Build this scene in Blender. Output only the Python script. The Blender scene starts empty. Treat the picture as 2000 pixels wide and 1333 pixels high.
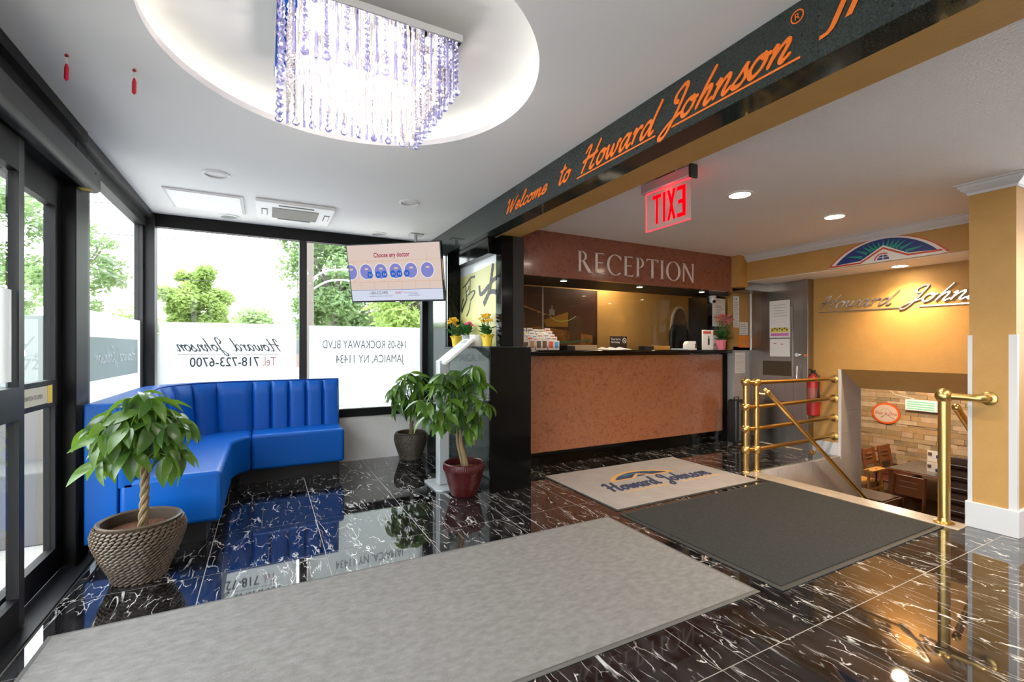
import bpy, bmesh, math, random
from mathutils import Vector, Matrix
random.seed(11)
S = bpy.context.scene
COL = S.collection
R = math.radians
PI = math.pi

# ---------------------------------------------------------------- camera, world, exposure
cam_d = bpy.data.cameras.new('camera')
cam = bpy.data.objects.new('camera', cam_d)
COL.objects.link(cam)
cam.location = (0, 0, 1.2)
cam.rotation_euler = (R(90), 0, -math.atan(480 / 909))
cam_d.sensor_width = 36
cam_d.lens = 909 / 2000 * 36
cam_d.shift_y = 13.5 / 2000
cam_d.clip_start = 0.05
cam_d.clip_end = 200
S.camera = cam
S.view_settings.view_transform = 'Standard'
S.view_settings.look = 'None'
S.view_settings.gamma = 1
S.view_settings.use_curve_mapping = False
S.view_settings.exposure = 1.0
W = bpy.data.worlds.new('overcast_sky')
S.world = W
W.use_nodes = True
W.node_tree.nodes['Background'].inputs[0].default_value = (0.93, 0.97, 1.0, 1)
W.node_tree.nodes['Background'].inputs[1].default_value = 5.0
S.cycles.max_bounces = 6
S.cycles.glossy_bounces = 4
S.cycles.diffuse_bounces = 4
S.cycles.transparent_max_bounces = 12
S.cycles.use_adaptive_sampling = True
S.cycles.adaptive_threshold = 0.06
S.cycles.caustics_reflective = False
S.cycles.caustics_refractive = False

# ---------------------------------------------------------------- geometry helpers
BASE = {}      # object name -> world origin of its thing (None = local coordinates)

class MB:
    def __init__(s):
        s.v = []; s.f = []
    def add(s, vs, fs):
        o = len(s.v)
        s.v += [tuple(p) for p in vs]
        s.f += [tuple(i + o for i in q) for q in fs]
        return s
    def box(s, x0, x1, y0, y1, z0, z1):
        return s.add([(x0,y0,z0),(x1,y0,z0),(x1,y1,z0),(x0,y1,z0),(x0,y0,z1),(x1,y0,z1),(x1,y1,z1),(x0,y1,z1)],
                     [(0,3,2,1),(4,5,6,7),(0,1,5,4),(1,2,6,5),(2,3,7,6),(3,0,4,7)])
    def cyl(s, p0, p1, r0, r1=None, n=16):
        return s.tube([p0, p1], [r0, r0 if r1 is None else r1], n)
    def tube(s, pts, r, n=10, caps=True):
        pts = [Vector(p) for p in pts]
        rs = r if isinstance(r, (list, tuple)) else [r] * len(pts)
        t0 = (pts[1] - pts[0]).normalized()
        a = t0.orthogonal().normalized()
        vs = []
        for i, p in enumerate(pts):
            if i == 0: t = pts[1] - pts[0]
            elif i == len(pts) - 1: t = pts[-1] - pts[-2]
            else: t = (pts[i + 1] - pts[i]).normalized() + (pts[i] - pts[i - 1]).normalized()
            t = t.normalized()
            a = (a - t * a.dot(t)).normalized()
            b = t.cross(a)
            for k in range(n):
                th = 2 * PI * k / n
                vs.append(p + (a * math.cos(th) + b * math.sin(th)) * rs[i])
        fs = []
        for i in range(len(pts) - 1):
            for k in range(n):
                k2 = (k + 1) % n
                fs.append((i*n + k, i*n + k2, (i+1)*n + k2, (i+1)*n + k))
        if caps:
            fs.append(tuple(range(n - 1, -1, -1)))
            fs.append(tuple((len(pts) - 1) * n + k for k in range(n)))
        return s.add(vs, fs)
    def lathe(s, cx, cy, prof, n=32, close=False):
        vs = []
        for r, z in prof:
            for k in range(n):
                th = 2 * PI * k / n
                vs.append((cx + r * math.cos(th), cy + r * math.sin(th), z))
        fs = []
        for i in range(len(prof) - 1):
            for k in range(n):
                k2 = (k + 1) % n
                fs.append((i*n + k, i*n + k2, (i+1)*n + k2, (i+1)*n + k))
        if not close:
            if prof[0][0] > 1e-4: fs.append(tuple(range(n - 1, -1, -1)))
            if prof[-1][0] > 1e-4: fs.append(tuple((len(prof) - 1) * n + k for k in range(n)))
        else:
            for k in range(n):
                k2 = (k + 1) % n
                fs.append(((len(prof)-1)*n + k, (len(prof)-1)*n + k2, k2, k))
        return s.add(vs, fs)
    def ball(s, c, r, n=14, m=8, sc=(1, 1, 1), mat=None):
        vs = []; fs = []
        c = Vector(c)
        for j in range(m + 1):
            ph = PI * j / m
            for k in range(n):
                th = 2 * PI * k / n
                p = Vector((math.sin(ph)*math.cos(th)*sc[0], math.sin(ph)*math.sin(th)*sc[1], math.cos(ph)*sc[2])) * r
                if mat: p = mat @ p
                vs.append(c + p)
        for j in range(m):
            for k in range(n):
                k2 = (k + 1) % n
                fs.append((j*n + k, (j+1)*n + k, (j+1)*n + k2, j*n + k2))
        return s.add(vs, fs)
    def prism(s, poly, fn, c0, c1):
        n = len(poly)
        vs = [fn(a, b, c0) for a, b in poly] + [fn(a, b, c1) for a, b in poly]
        fs = [tuple(range(n)), tuple(range(2*n - 1, n - 1, -1))]
        for i in range(n):
            j = (i + 1) % n
            fs.append((i, j, n + j, n + i))
        return s.add(vs, fs)
    def flat(s, poly, fn, c):
        return s.add([fn(a, b, c) for a, b in poly], [tuple(range(len(poly)))])
    def strip(s, pts, ws, fn, c0, c1, rise=0.0):
        """pen stroke: ribbon of width ws around a 2D centre line, front at c1, back at c0"""
        n = len(pts); L = []; Rr = []
        for i, (x, y) in enumerate(pts):
            a = pts[max(0, i - 1)]; b = pts[min(n - 1, i + 1)]
            dx, dy = b[0] - a[0], b[1] - a[1]
            d = math.hypot(dx, dy) or 1e-6
            nx, ny = -dy / d, dx / d
            w = ws[i] / 2
            L.append((x + nx * w, y + ny * w)); Rr.append((x - nx * w, y - ny * w))
        hs = [c1 + rise * i / n for i in range(n)]      # laid on slightly rising so that loops pass over themselves
        vs = [fn(*p, h) for p, h in zip(L, hs)] + [fn(*p, h) for p, h in zip(Rr, hs)] + [fn(*p, c0) for p in L] + [fn(*p, c0) for p in Rr]
        fs = []
        for i in range(n - 1):
            fs.append((i, i + 1, n + i + 1, n + i))
            fs.append((i, 2*n + i, 2*n + i + 1, i + 1))
            fs.append((n + i, n + i + 1, 3*n + i + 1, 3*n + i))
        fs.append((0, n, 3*n, 2*n)); fs.append((n - 1, 3*n - 1, 4*n - 1, 2*n - 1))
        return s.add(vs, fs)
    def xf(s, m):
        s.v = [tuple(m @ Vector(p)) for p in s.v]
        return s
    def mesh(s, name, off=None, smooth=False, recalc=True):
        me = bpy.data.meshes.new(name)
        o = off or Vector((0, 0, 0))
        me.from_pydata([(p[0]-o[0], p[1]-o[1], p[2]-o[2]) for p in s.v], [], s.f)
        if recalc:
            bm = bmesh.new(); bm.from_mesh(me)
            bmesh.ops.recalc_face_normals(bm, faces=bm.faces)
            bm.to_mesh(me); bm.free()
        if smooth:
            me.polygons.foreach_set('use_smooth', [True] * len(me.polygons))
            me.set_sharp_from_angle(angle=R(42))
        me.update()
        return me
    def build(s, name, mat, parent=None, smooth=False, bevel=0, loc=None, seg=2, recalc=True):
        if parent is not None:
            off = BASE.get(parent.name)
        else:
            xs = [p[0] for p in s.v]; ys = [p[1] for p in s.v]; zs = [p[2] for p in s.v]
            off = Vector(loc) if loc else Vector(((min(xs)+max(xs))/2, (min(ys)+max(ys))/2, min(zs)))
        me = s.mesh(name, off, smooth or bevel > 0, recalc)
        me.materials.append(mat)
        o = bpy.data.objects.new(name, me)
        COL.objects.link(o)
        if parent is not None:
            o.parent = parent
            BASE[o.name] = off
        else:
            o.location = off
            BASE[o.name] = off.copy()
        if bevel > 0:
            b = o.modifiers.new('bevel', 'BEVEL'); b.width = bevel; b.segments = seg; b.limit_method = 'ANGLE'; b.angle_limit = R(35)
        return o

def tag(o, label=None, cat=None, group=None, kind=None):
    if label: o['label'] = label
    if cat: o['category'] = cat
    if group: o['group'] = group
    if kind: o['kind'] = kind
    return o

def thing(name, label, cat, loc=(0, 0, 0), rotz=0, group=None, local=False, kind=None):
    o = bpy.data.objects.new(name, None)
    o.empty_display_size = 0.05
    COL.objects.link(o)
    o.location = loc
    o.rotation_euler = (0, 0, rotz)
    BASE[o.name] = None if local else Vector(loc)
    return tag(o, label, cat, group, kind)

def struct(name, mb, mat, label=None, parent=None, **k):
    o = mb.build(name, mat, parent, **k)
    if parent is None: tag(o, label, None, None, 'structure')
    return o

def sroot(name, label, loc=(0, 0, 0)):
    return thing(name, label, None, loc, kind='structure')

def copy_tree(o, parent=None, loc=None, rotz=None, label=None, group=None):
    c = o.copy(); COL.objects.link(c)
    c.parent = parent
    BASE[c.name] = BASE.get(o.name)
    if loc is not None: c.location = loc
    if rotz is not None: c.rotation_euler = (0, 0, rotz)
    if label: c['label'] = label
    if group: c['group'] = group
    for ch in list(o.children): copy_tree(ch, c)
    return c

def inst(name, me, parent, mtx):
    o = bpy.data.objects.new(name, me)
    COL.objects.link(o)
    o.parent = parent
    o.matrix_local = mtx
    return o

def arc(cx, cy, rx, ry, a0, a1, n=24):
    return [(cx + rx * math.cos(R(a0 + (a1 - a0) * i / n)), cy + ry * math.sin(R(a0 + (a1 - a0) * i / n))) for i in range(n + 1)]

def smooth_path(pts, k=6):
    """Catmull-Rom through the points"""
    P = [pts[0]] + list(pts) + [pts[-1]]
    out = []
    for i in range(1, len(P) - 2):
        p0, p1, p2, p3 = P[i-1], P[i], P[i+1], P[i+2]
        for j in range(k):
            t = j / k
            out.append(tuple(0.5 * ((2*b) + (-a + c) * t + (2*a - 5*b + 4*c - d) * t*t + (-a + 3*b - 3*c + d) * t*t*t)
                             for a, b, c, d in zip(p0, p1, p2, p3)))
    out.append(tuple(pts[-1]))
    return out

# ---------------------------------------------------------------- materials
MATS = {}
def nt(m): return m.node_tree
def M(name, col, rough=0.5, metal=0.0, spec=0.5, emit=None, es=0.0, var=None, bump=None, coat=0.0, aniso=None, alpha=None):
    """var=(scale, second colour, contrast, stretch) ; bump=(scale, strength)"""
    if name in MATS: return MATS[name]
    m = bpy.data.materials.new(name); m.use_nodes = True
    N = m.node_tree.nodes; L = m.node_tree.links
    p = N['Principled BSDF']
    p.inputs['Base Color'].default_value = (*col, 1)
    p.inputs['Roughness'].default_value = rough
    p.inputs['Metallic'].default_value = metal
    p.inputs['Specular IOR Level'].default_value = spec
    p.inputs['Coat Weight'].default_value = coat
    if emit:
        p.inputs['Emission Color'].default_value = (*emit, 1)
        p.inputs['Emission Strength'].default_value = es
    if var or bump:
        tc = N.new('ShaderNodeTexCoord')
        mp = N.new('ShaderNodeMapping')
        L.new(tc.outputs['Object'], mp.inputs[0])
    if var:
        sc, c2, con = var[:3]
        if len(var) > 3: mp.inputs['Scale'].default_value = var[3]
        n = N.new('ShaderNodeTexNoise'); n.inputs['Scale'].default_value = sc; n.inputs['Detail'].default_value = 6
        n.inputs['Roughness'].default_value = 0.62
        L.new(mp.outputs[0], n.inputs['Vector'])
        r = N.new('ShaderNodeValToRGB')
        r.color_ramp.elements[0].position = 0.5 - 0.5 / con; r.color_ramp.elements[1].position = 0.5 + 0.5 / con
        r.color_ramp.elements[0].color = (*c2, 1); r.color_ramp.elements[1].color = (*col, 1)
        L.new(n.outputs['Fac'], r.inputs[0])
        L.new(r.outputs[0], p.inputs['Base Color'])
    if bump:
        n2 = N.new('ShaderNodeTexNoise'); n2.inputs['Scale'].default_value = bump[0]; n2.inputs['Detail'].default_value = 4
        L.new(mp.outputs[0], n2.inputs['Vector'])
        b = N.new('ShaderNodeBump'); b.inputs['Strength'].default_value = bump[1]; b.inputs['Distance'].default_value = 0.01
        L.new(n2.outputs['Fac'], b.inputs['Height'])
        L.new(b.outputs[0], p.inputs['Normal'])
    MATS[name] = m
    return m

def M_emit(name, col, s):
    m = bpy.data.materials.new(name); m.use_nodes = True
    N = m.node_tree.nodes; N.remove(N['Principled BSDF'])
    e = N.new('ShaderNodeEmission'); e.inputs[0].default_value = (*col, 1); e.inputs[1].default_value = s
    m.node_tree.links.new(e.outputs[0], N['Material Output'].inputs[0])
    return m

def M_glass(name, tint=(1, 1, 1), ior=1.45, rough=0.0):
    m = bpy.data.materials.new(name); m.use_nodes = True
    N = m.node_tree.nodes; L = m.node_tree.links
    N.remove(N['Principled BSDF'])
    f = N.new('ShaderNodeFresnel'); f.inputs[0].default_value = ior
    t = N.new('ShaderNodeBsdfTransparent'); t.inputs[0].default_value = (*tint, 1)
    g = N.new('ShaderNodeBsdfGlossy'); g.inputs['Roughness'].default_value = rough
    mx = N.new('ShaderNodeMixShader')
    ge = N.new('ShaderNodeNewGeometry')            # a solid pane reflects at its outer faces only
    iv = N.new('ShaderNodeMath'); iv.operation = 'SUBTRACT'; iv.inputs[0].default_value = 1.0
    L.new(ge.outputs['Backfacing'], iv.inputs[1])
    ml = N.new('ShaderNodeMath'); ml.operation = 'MULTIPLY'
    L.new(f.outputs[0], ml.inputs[0]); L.new(iv.outputs[0], ml.inputs[1])
    L.new(ml.outputs[0], mx.inputs[0]); L.new(t.outputs[0], mx.inputs[1]); L.new(g.outputs[0], mx.inputs[2])
    L.new(mx.outputs[0], N['Material Output'].inputs[0])
    return m

def M_film(name, col, transl=0.6, transp=0.1):
    m = bpy.data.materials.new(name); m.use_nodes = True
    N = m.node_tree.nodes; L = m.node_tree.links
    N.remove(N['Principled BSDF'])
    d = N.new('ShaderNodeBsdfDiffuse'); d.inputs[0].default_value = (*col, 1)
    t = N.new('ShaderNodeBsdfTranslucent'); t.inputs[0].default_value = (*col, 1)
    a = N.new('ShaderNodeMixShader'); a.inputs[0].default_value = transl
    L.new(d.outputs[0], a.inputs[1]); L.new(t.outputs[0], a.inputs[2])
    tr = N.new('ShaderNodeBsdfTransparent')
    b = N.new('ShaderNodeMixShader'); b.inputs[0].default_value = transp
    L.new(a.outputs[0], b.inputs[1]); L.new(tr.outputs[0], b.inputs[2])
    L.new(b.outputs[0], N['Material Output'].inputs[0])
    return m

def M_leaf(name, c1, c2, gloss=0.35, transl=0.3, tcol=None):
    m = bpy.data.materials.new(name); m.use_nodes = True
    N = m.node_tree.nodes; L = m.node_tree.links
    p = N['Principled BSDF']
    oi = N.new('ShaderNodeObjectInfo')
    tc = N.new('ShaderNodeTexCoord')
    no = N.new('ShaderNodeTexNoise'); no.inputs['Scale'].default_value = 1.3
    L.new(tc.outputs['Object'], no.inputs['Vector'])
    ad = N.new('ShaderNodeMath'); ad.operation = 'MULTIPLY_ADD'; ad.inputs[1].default_value = 0.4
    L.new(no.outputs['Fac'], ad.inputs[0]); L.new(oi.outputs['Random'], ad.inputs[2])
    r = N.new('ShaderNodeValToRGB')
    r.color_ramp.elements[0].position = 0.15; r.color_ramp.elements[1].position = 1.1
    r.color_ramp.elements[0].color = (*c1, 1); r.color_ramp.elements[1].color = (*c2, 1)
    L.new(ad.outputs[0], r.inputs[0])
    L.new(r.outputs[0], p.inputs['Base Color'])
    p.inputs['Roughness'].default_value = gloss
    t = N.new('ShaderNodeBsdfTranslucent')
    t.inputs[0].default_value = (*(tcol or c2), 1)
    mx = N.new('ShaderNodeMixShader'); mx.inputs[0].default_value = transl
    L.new(p.outputs[0], mx.inputs[1]); L.new(t.outputs[0], mx.inputs[2])
    L.new(mx.outputs[0], N['Material Output'].inputs[0])
    return m

def M_marble():
    m = bpy.data.materials.new('black_marble'); m.use_nodes = True
    N = m.node_tree.nodes; L = m.node_tree.links
    p = N['Principled BSDF']
    tc = N.new('ShaderNodeTexCoord'); oi = N.new('ShaderNodeObjectInfo')
    mul = N.new('ShaderNodeMath'); mul.operation = 'MULTIPLY'; mul.inputs[1].default_value = 37.0
    L.new(oi.outputs['Random'], mul.inputs[0])
    off = N.new('ShaderNodeVectorMath'); off.operation = 'ADD'
    L.new(tc.outputs['Object'], off.inputs[0]); L.new(mul.outputs[0], off.inputs[1])
    mp = N.new('ShaderNodeMapping'); mp.inputs['Rotation'].default_value = (0, 0, R(16)); mp.inputs['Scale'].default_value = (3.0, 1.0, 1)
    L.new(off.outputs[0], mp.inputs[0])
    nz = N.new('ShaderNodeTexNoise'); nz.inputs['Scale'].default_value = 4.0; nz.inputs['Detail'].default_value = 6
    L.new(mp.outputs[0], nz.inputs['Vector'])
    sub = N.new('ShaderNodeVectorMath'); sub.operation = 'MULTIPLY_ADD'
    sub.inputs[1].default_value = (0.42, 0.42, 0.0)
    L.new(nz.outputs['Color'], sub.inputs[0]); L.new(mp.outputs[0], sub.inputs[2])
    def vein(scale, w0, w1, mscale, m0, m1):
        vo = N.new('ShaderNodeTexVoronoi'); vo.feature = 'DISTANCE_TO_EDGE'; vo.inputs['Scale'].default_value = scale
        L.new(sub.outputs[0], vo.inputs['Vector'])
        r = N.new('ShaderNodeMapRange'); r.inputs[1].default_value = w0; r.inputs[2].default_value = w1
        r.inputs[3].default_value = 1; r.inputs[4].default_value = 0; r.clamp = True
        L.new(vo.outputs['Distance'], r.inputs[0])
        n = N.new('ShaderNodeTexNoise'); n.inputs['Scale'].default_value = mscale; n.inputs['Detail'].default_value = 3
        L.new(mp.outputs[0], n.inputs['Vector'])
        q = N.new('ShaderNodeMapRange'); q.inputs[1].default_value = m0; q.inputs[2].default_value = m1; q.clamp = True
        L.new(n.outputs['Fac'], q.inputs[0])
        x = N.new('ShaderNodeMath'); x.operation = 'MULTIPLY'
        L.new(r.outputs[0], x.inputs[0]); L.new(q.outputs[0], x.inputs[1])
        return x
    a = vein(2.6, 0.001, 0.016, 4.5, 0.47, 0.60)
    b = vein(5.5, 0.001, 0.024, 6.0, 0.54, 0.66)
    mp2 = N.new('ShaderNodeMapping'); mp2.inputs['Rotation'].default_value = (0, 0, R(22)); mp2.inputs['Scale'].default_value = (11.0, 1.6, 1)
    L.new(off.outputs[0], mp2.inputs[0])
    ns = N.new('ShaderNodeTexNoise'); ns.inputs['Scale'].default_value = 1.0; ns.inputs['Detail'].default_value = 4; ns.inputs['Distortion'].default_value = 0.6
    L.new(mp2.outputs[0], ns.inputs['Vector'])
    s1 = N.new('ShaderNodeMath'); s1.operation = 'SUBTRACT'; s1.inputs[1].default_value = 0.5; L.new(ns.outputs['Fac'], s1.inputs[0])
    s2 = N.new('ShaderNodeMath'); s2.operation = 'ABSOLUTE'; L.new(s1.outputs[0], s2.inputs[0])
    s3 = N.new('ShaderNodeMapRange'); s3.inputs[1].default_value = 0.0; s3.inputs[2].default_value = 0.011; s3.inputs[3].default_value = 0.75; s3.inputs[4].default_value = 0; s3.clamp = True
    L.new(s2.outputs[0], s3.inputs[0])
    nm = N.new('ShaderNodeTexNoise'); nm.inputs['Scale'].default_value = 3.2; L.new(mp.outputs[0], nm.inputs['Vector'])
    s4 = N.new('ShaderNodeMapRange'); s4.inputs[1].default_value = 0.5; s4.inputs[2].default_value = 0.62; s4.clamp = True; L.new(nm.outputs['Fac'], s4.inputs[0])
    s5 = N.new('ShaderNodeMath'); s5.operation = 'MULTIPLY'; L.new(s3.outputs[0], s5.inputs[0]); L.new(s4.outputs[0], s5.inputs[1])
    m0 = N.new('ShaderNodeMath'); m0.operation = 'MAXIMUM'
    L.new(a.outputs[0], m0.inputs[0]); L.new(b.outputs[0], m0.inputs[1])
    mx = N.new('ShaderNodeMath'); mx.operation = 'MAXIMUM'
    L.new(m0.outputs[0], mx.inputs[0]); L.new(s5.outputs[0], mx.inputs[1])
    cl = N.new('ShaderNodeTexNoise'); cl.inputs['Scale'].default_value = 9; cl.inputs['Detail'].default_value = 6
    L.new(mp.outputs[0], cl.inputs['Vector'])
    rb = N.new('ShaderNodeValToRGB')
    rb.color_ramp.elements[0].position = 0.4; rb.color_ramp.elements[1].position = 0.8
    rb.color_ramp.elements[0].color = (0.006, 0.0055, 0.006, 1); rb.color_ramp.elements[1].color = (0.035, 0.033, 0.036, 1)
    L.new(cl.outputs['Fac'], rb.inputs[0])
    mc = N.new('ShaderNodeMix'); mc.data_type = 'RGBA'
    L.new(mx.outputs[0], mc.inputs[0]); L.new(rb.outputs[0], mc.inputs[6]); mc.inputs[7].default_value = (0.75, 0.74, 0.72, 1)
    L.new(mc.outputs[2], p.inputs['Base Color'])
    p.inputs['Roughness'].default_value = 0.035
    p.inputs['Specular IOR Level'].default_value = 0.95
    p.inputs['Coat Weight'].default_value = 0.45
    p.inputs['Coat IOR'].default_value = 1.6
    p.inputs['Coat Roughness'].default_value = 0.02
    return m

def M_swirl(name, c1, c2, rough, scale=9, dist=2.2, coat=0.3):
    """mottled laminate with fine dark curls"""
    m = bpy.data.materials.new(name); m.use_nodes = True
    N = m.node_tree.nodes; L = m.node_tree.links
    p = N['Principled BSDF']; tc = N.new('ShaderNodeTexCoord')
    n = N.new('ShaderNodeTexNoise'); n.inputs['Scale'].default_value = scale; n.inputs['Detail'].default_value = 7; n.inputs['Distortion'].default_value = dist
    L.new(tc.outputs['Object'], n.inputs['Vector'])
    r = N.new('ShaderNodeValToRGB')
    e = r.color_ramp.elements
    e[0].position = 0.34; e[0].color = (*c2, 1); e[1].position = 0.47; e[1].color = (*c1, 1)
    e2 = r.color_ramp.elements.new(0.70); e2.color = tuple(min(1, c * 1.12) for c in c1) + (1,)
    L.new(n.outputs['Fac'], r.inputs[0]); L.new(r.outputs[0], p.inputs['Base Color'])
    p.inputs['Roughness'].default_value = rough
    p.inputs['Coat Weight'].default_value = coat; p.inputs['Coat Roughness'].default_value = 0.08
    return m

black_marble = M_marble()
grout = M('grout', (0.36, 0.35, 0.34), 0.7)
ceil_white = M('ceiling_paint', (0.90, 0.90, 0.905), 0.8)
ceil_tex = M('textured_ceiling_paint', (0.88, 0.875, 0.90), 0.7, bump=(90, 0.8))
white_pl = M('white_plastic', (0.85, 0.85, 0.86), 0.4)
white_trim = M('white_trim_paint', (0.62, 0.62, 0.64), 0.45)
bronze = M('dark_bronze_aluminium', (0.010, 0.010, 0.011), 0.45, 0.0, spec=0.14)
bronze_l = M('grey_bronze_aluminium', (0.028, 0.028, 0.030), 0.42, 0.0, spec=0.22)
black_lac = M('black_lacquer', (0.003, 0.003, 0.003), 0.10, spec=0.2)
black_mat = M('black_matte', (0.012, 0.012, 0.013), 0.5)
granite = M('green_black_granite', (0.045, 0.060, 0.056), 0.07, spec=0.5, var=(150, (0.010, 0.015, 0.014), 3.0))
yellow = M('ochre_suede_paint', (0.51, 0.288, 0.084), 0.62, var=(7, (0.455, 0.247, 0.066), 2.0), bump=(60, 0.12))
brown_lam = M_swirl('copper_laminate', (0.34, 0.128, 0.063), (0.23, 0.084, 0.041), 0.3, 11, 3.2)
brown_fas = M_swirl('red_brown_laminate', (0.255, 0.090, 0.058), (0.185, 0.062, 0.041), 0.2, 12, 2.2)
white_marble = M('white_marble', (0.80, 0.78, 0.77), 0.15, var=(1.6, (0.68, 0.63, 0.58), 3, (1, 1, 1)))
beige_marble = M('beige_marble', (0.42, 0.35, 0.29), 0.25, var=(14, (0.32, 0.26, 0.21), 2.5))
grey_tile = M('grey_wall_tile', (0.42, 0.385, 0.37), 0.28, var=(5, (0.36, 0.325, 0.31), 2.5))
blue_vinyl = M('blue_vinyl', (0.001, 0.095, 0.44), 0.36, spec=0.32, bump=(240, 0.05))
blue_dark = M('blue_vinyl_seam', (0.002, 0.05, 0.32), 0.35)
carpet = M('grey_carpet', (0.255, 0.246, 0.237), 0.95, spec=0.1, var=(20, (0.195, 0.185, 0.176), 3.0, (1.0, 1.8, 1)), bump=(420, 0.5))
rubber = M('black_rubber', (0.02, 0.02, 0.02), 0.6)
dark_mat = M('charcoal_ribbed_mat', (0.050, 0.050, 0.049), 0.9, spec=0.2, var=(60, (0.022, 0.024, 0.024), 2.2, (0.7, 3, 1)), bump=(260, 0.6))
pale_mat = M('pale_grey_mat', (0.33, 0.30, 0.295), 0.9, spec=0.15, var=(6, (0.28, 0.25, 0.245), 2.6), bump=(350, 0.35))
brass = M('polished_brass', (0.66, 0.46, 0.17), 0.29, 1.0, var=(5, (0.55, 0.37, 0.13), 2.0))
steel = M('brushed_steel', (0.42, 0.39, 0.36), 0.28, 1.0, var=(8, (0.30, 0.28, 0.26), 2.0, (30, 30, 0.4)))
chrome = M('chrome', (0.8, 0.8, 0.82), 0.06, 1.0)
mirror = M('mirror_steel', (0.86, 0.87, 0.9), 0.02, 1.0)
alu = M('satin_aluminium', (0.62, 0.62, 0.64), 0.35, 0.8)
silver = M('silver_grey_paint', (0.50, 0.52, 0.54), 0.35, 0.3)
paper = M('white_paper', (0.80, 0.78, 0.76), 0.8)
orange_v = M('orange_vinyl', (0.90, 0.19, 0.012), 0.45)
letter_m = M('pale_metal_letter', (0.85, 0.76, 0.73), 0.3, 0.1)
silver_v = M('silver_letter', (0.80, 0.76, 0.72), 0.16, 0.9)
navy = M('navy_print', (0.018, 0.028, 0.075), 0.8)
gold = M('gold_print', (0.55, 0.30, 0.07), 0.8)
teal = M('teal_print', (0.06, 0.22, 0.30), 0.8)
red = M('red_paint', (0.36, 0.018, 0.018), 0.4)
orange_red = M('orange_red_print', (0.60, 0.075, 0.03), 0.5)
logo_blue = M('royal_blue_print', (0.012, 0.03, 0.19), 0.5)
logo_green = M('sea_green_print', (0.01, 0.29, 0.20), 0.5)
logo_white = M('white_print', (0.82, 0.78, 0.74), 0.5)
wood = M('red_brown_wood', (0.24, 0.075, 0.022), 0.3, var=(6, (0.15, 0.042, 0.012), 2, (1, 8, 8)))
pine = M('yellow_pine', (0.55, 0.27, 0.06), 0.4, var=(6, (0.42, 0.19, 0.04), 2, (8, 8, 1)))
tabletop = M('dark_grey_laminate', (0.11, 0.095, 0.09), 0.2)
soil = M('brown_soil', (0.16, 0.055, 0.022), 0.95, bump=(90, 0.8), var=(40, (0.07, 0.025, 0.012), 2))
bark = M('green_brown_bark', (0.27, 0.17, 0.09), 0.75, var=(14, (0.15, 0.12, 0.055), 2, (1, 1, 0.3)), bump=(60, 0.4))
stem_m = M('green_stem', (0.10, 0.17, 0.04), 0.5)
wicker = M('brown_wicker', (0.105, 0.071, 0.044), 0.45, var=(22, (0.045, 0.028, 0.016), 2))
wicker_d = M('dark_wicker', (0.085, 0.065, 0.045), 0.45, var=(22, (0.045, 0.03, 0.02), 2))
wicker_in = M('wicker_core', (0.05, 0.033, 0.02), 0.8)
maroon = M('maroon_glaze', (0.060, 0.008, 0.009), 0.3, spec=0.35)
yellow_p = M('yellow_paper', (0.85, 0.60, 0.05), 0.6)
pink_p = M('pink_plastic', (0.85, 0.23, 0.32), 0.5)
fl_yellow = M('yellow_petal', (0.88, 0.50, 0.015), 0.6)
fl_pink = M('pink_petal', (0.80, 0.10, 0.26), 0.6)
fl_dusty = M('dusty_pink_petal', (0.55, 0.19, 0.17), 0.6)
leaf_m = M_leaf('money_tree_leaf', (0.014, 0.050, 0.016), (0.10, 0.20, 0.025), 0.28, 0.25, (0.28, 0.50, 0.04))
leaf_s = M_leaf('small_pot_leaf', (0.02, 0.09, 0.02), (0.06, 0.19, 0.04), 0.4, 0.2)
tree_a = M_leaf('tree_leaf_yellow_green', (0.15, 0.23, 0.06), (0.27, 0.36, 0.11), 0.7, 0.5, (0.32, 0.44, 0.11))
tree_b = M_leaf('tree_leaf_green', (0.12, 0.19, 0.09), (0.23, 0.32, 0.15), 0.7, 0.5, (0.26, 0.38, 0.14))
tree_bark = M('grey_tree_bark', (0.10, 0.085, 0.075), 0.9)
concrete = M('pale_pavement', (0.36, 0.34, 0.32), 0.9, var=(1.5, (0.31, 0.295, 0.275), 2))
house_pink = M('pale_brick', (0.20, 0.145, 0.125), 0.9)
fence_g = M('grey_green_cabinet', (0.13, 0.15, 0.15), 0.7)
bollard_y = M('yellow_bollard_paint', (0.30, 0.17, 0.05), 0.6)
glass = M_glass('clear_glass', (0.97, 0.985, 0.98))
glass_in = M_glass('office_glass', (0.96, 0.96, 0.96), 1.5)
film_w = M_film('frosted_film', (0.88, 0.90, 0.90), 0.42, 0.04)
film_g = M_film('clear_band_film', (0.34, 0.39, 0.39), 0.40, 0.10)
film_txt = M('grey_film_print', (0.07, 0.085, 0.09), 0.8, spec=0.1)
film_red = M('red_film_print', (0.50, 0.20, 0.20), 0.7)
led_ring = M_emit('cove_led', (1.0, 0.97, 0.82), 1.9)
lamp_off = M('unlit_lamp_lens', (0.42, 0.43, 0.45), 0.3)
lamp_on = M_emit('warm_lamp_lens', (1.0, 0.86, 0.66), 40.0)
lamp_cool = M_emit('spot_lamp_lens', (1.0, 0.93, 0.82), 30.0)
bulb_m = M_emit('halogen_bulb', (1.0, 0.93, 0.88), 30.0)
exit_red = M_emit('exit_red_letters', (1.0, 0.0, 0.005), 0.9)
fluor = M_emit('green_white_tube', (0.55, 1.0, 0.55), 0.42)

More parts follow.
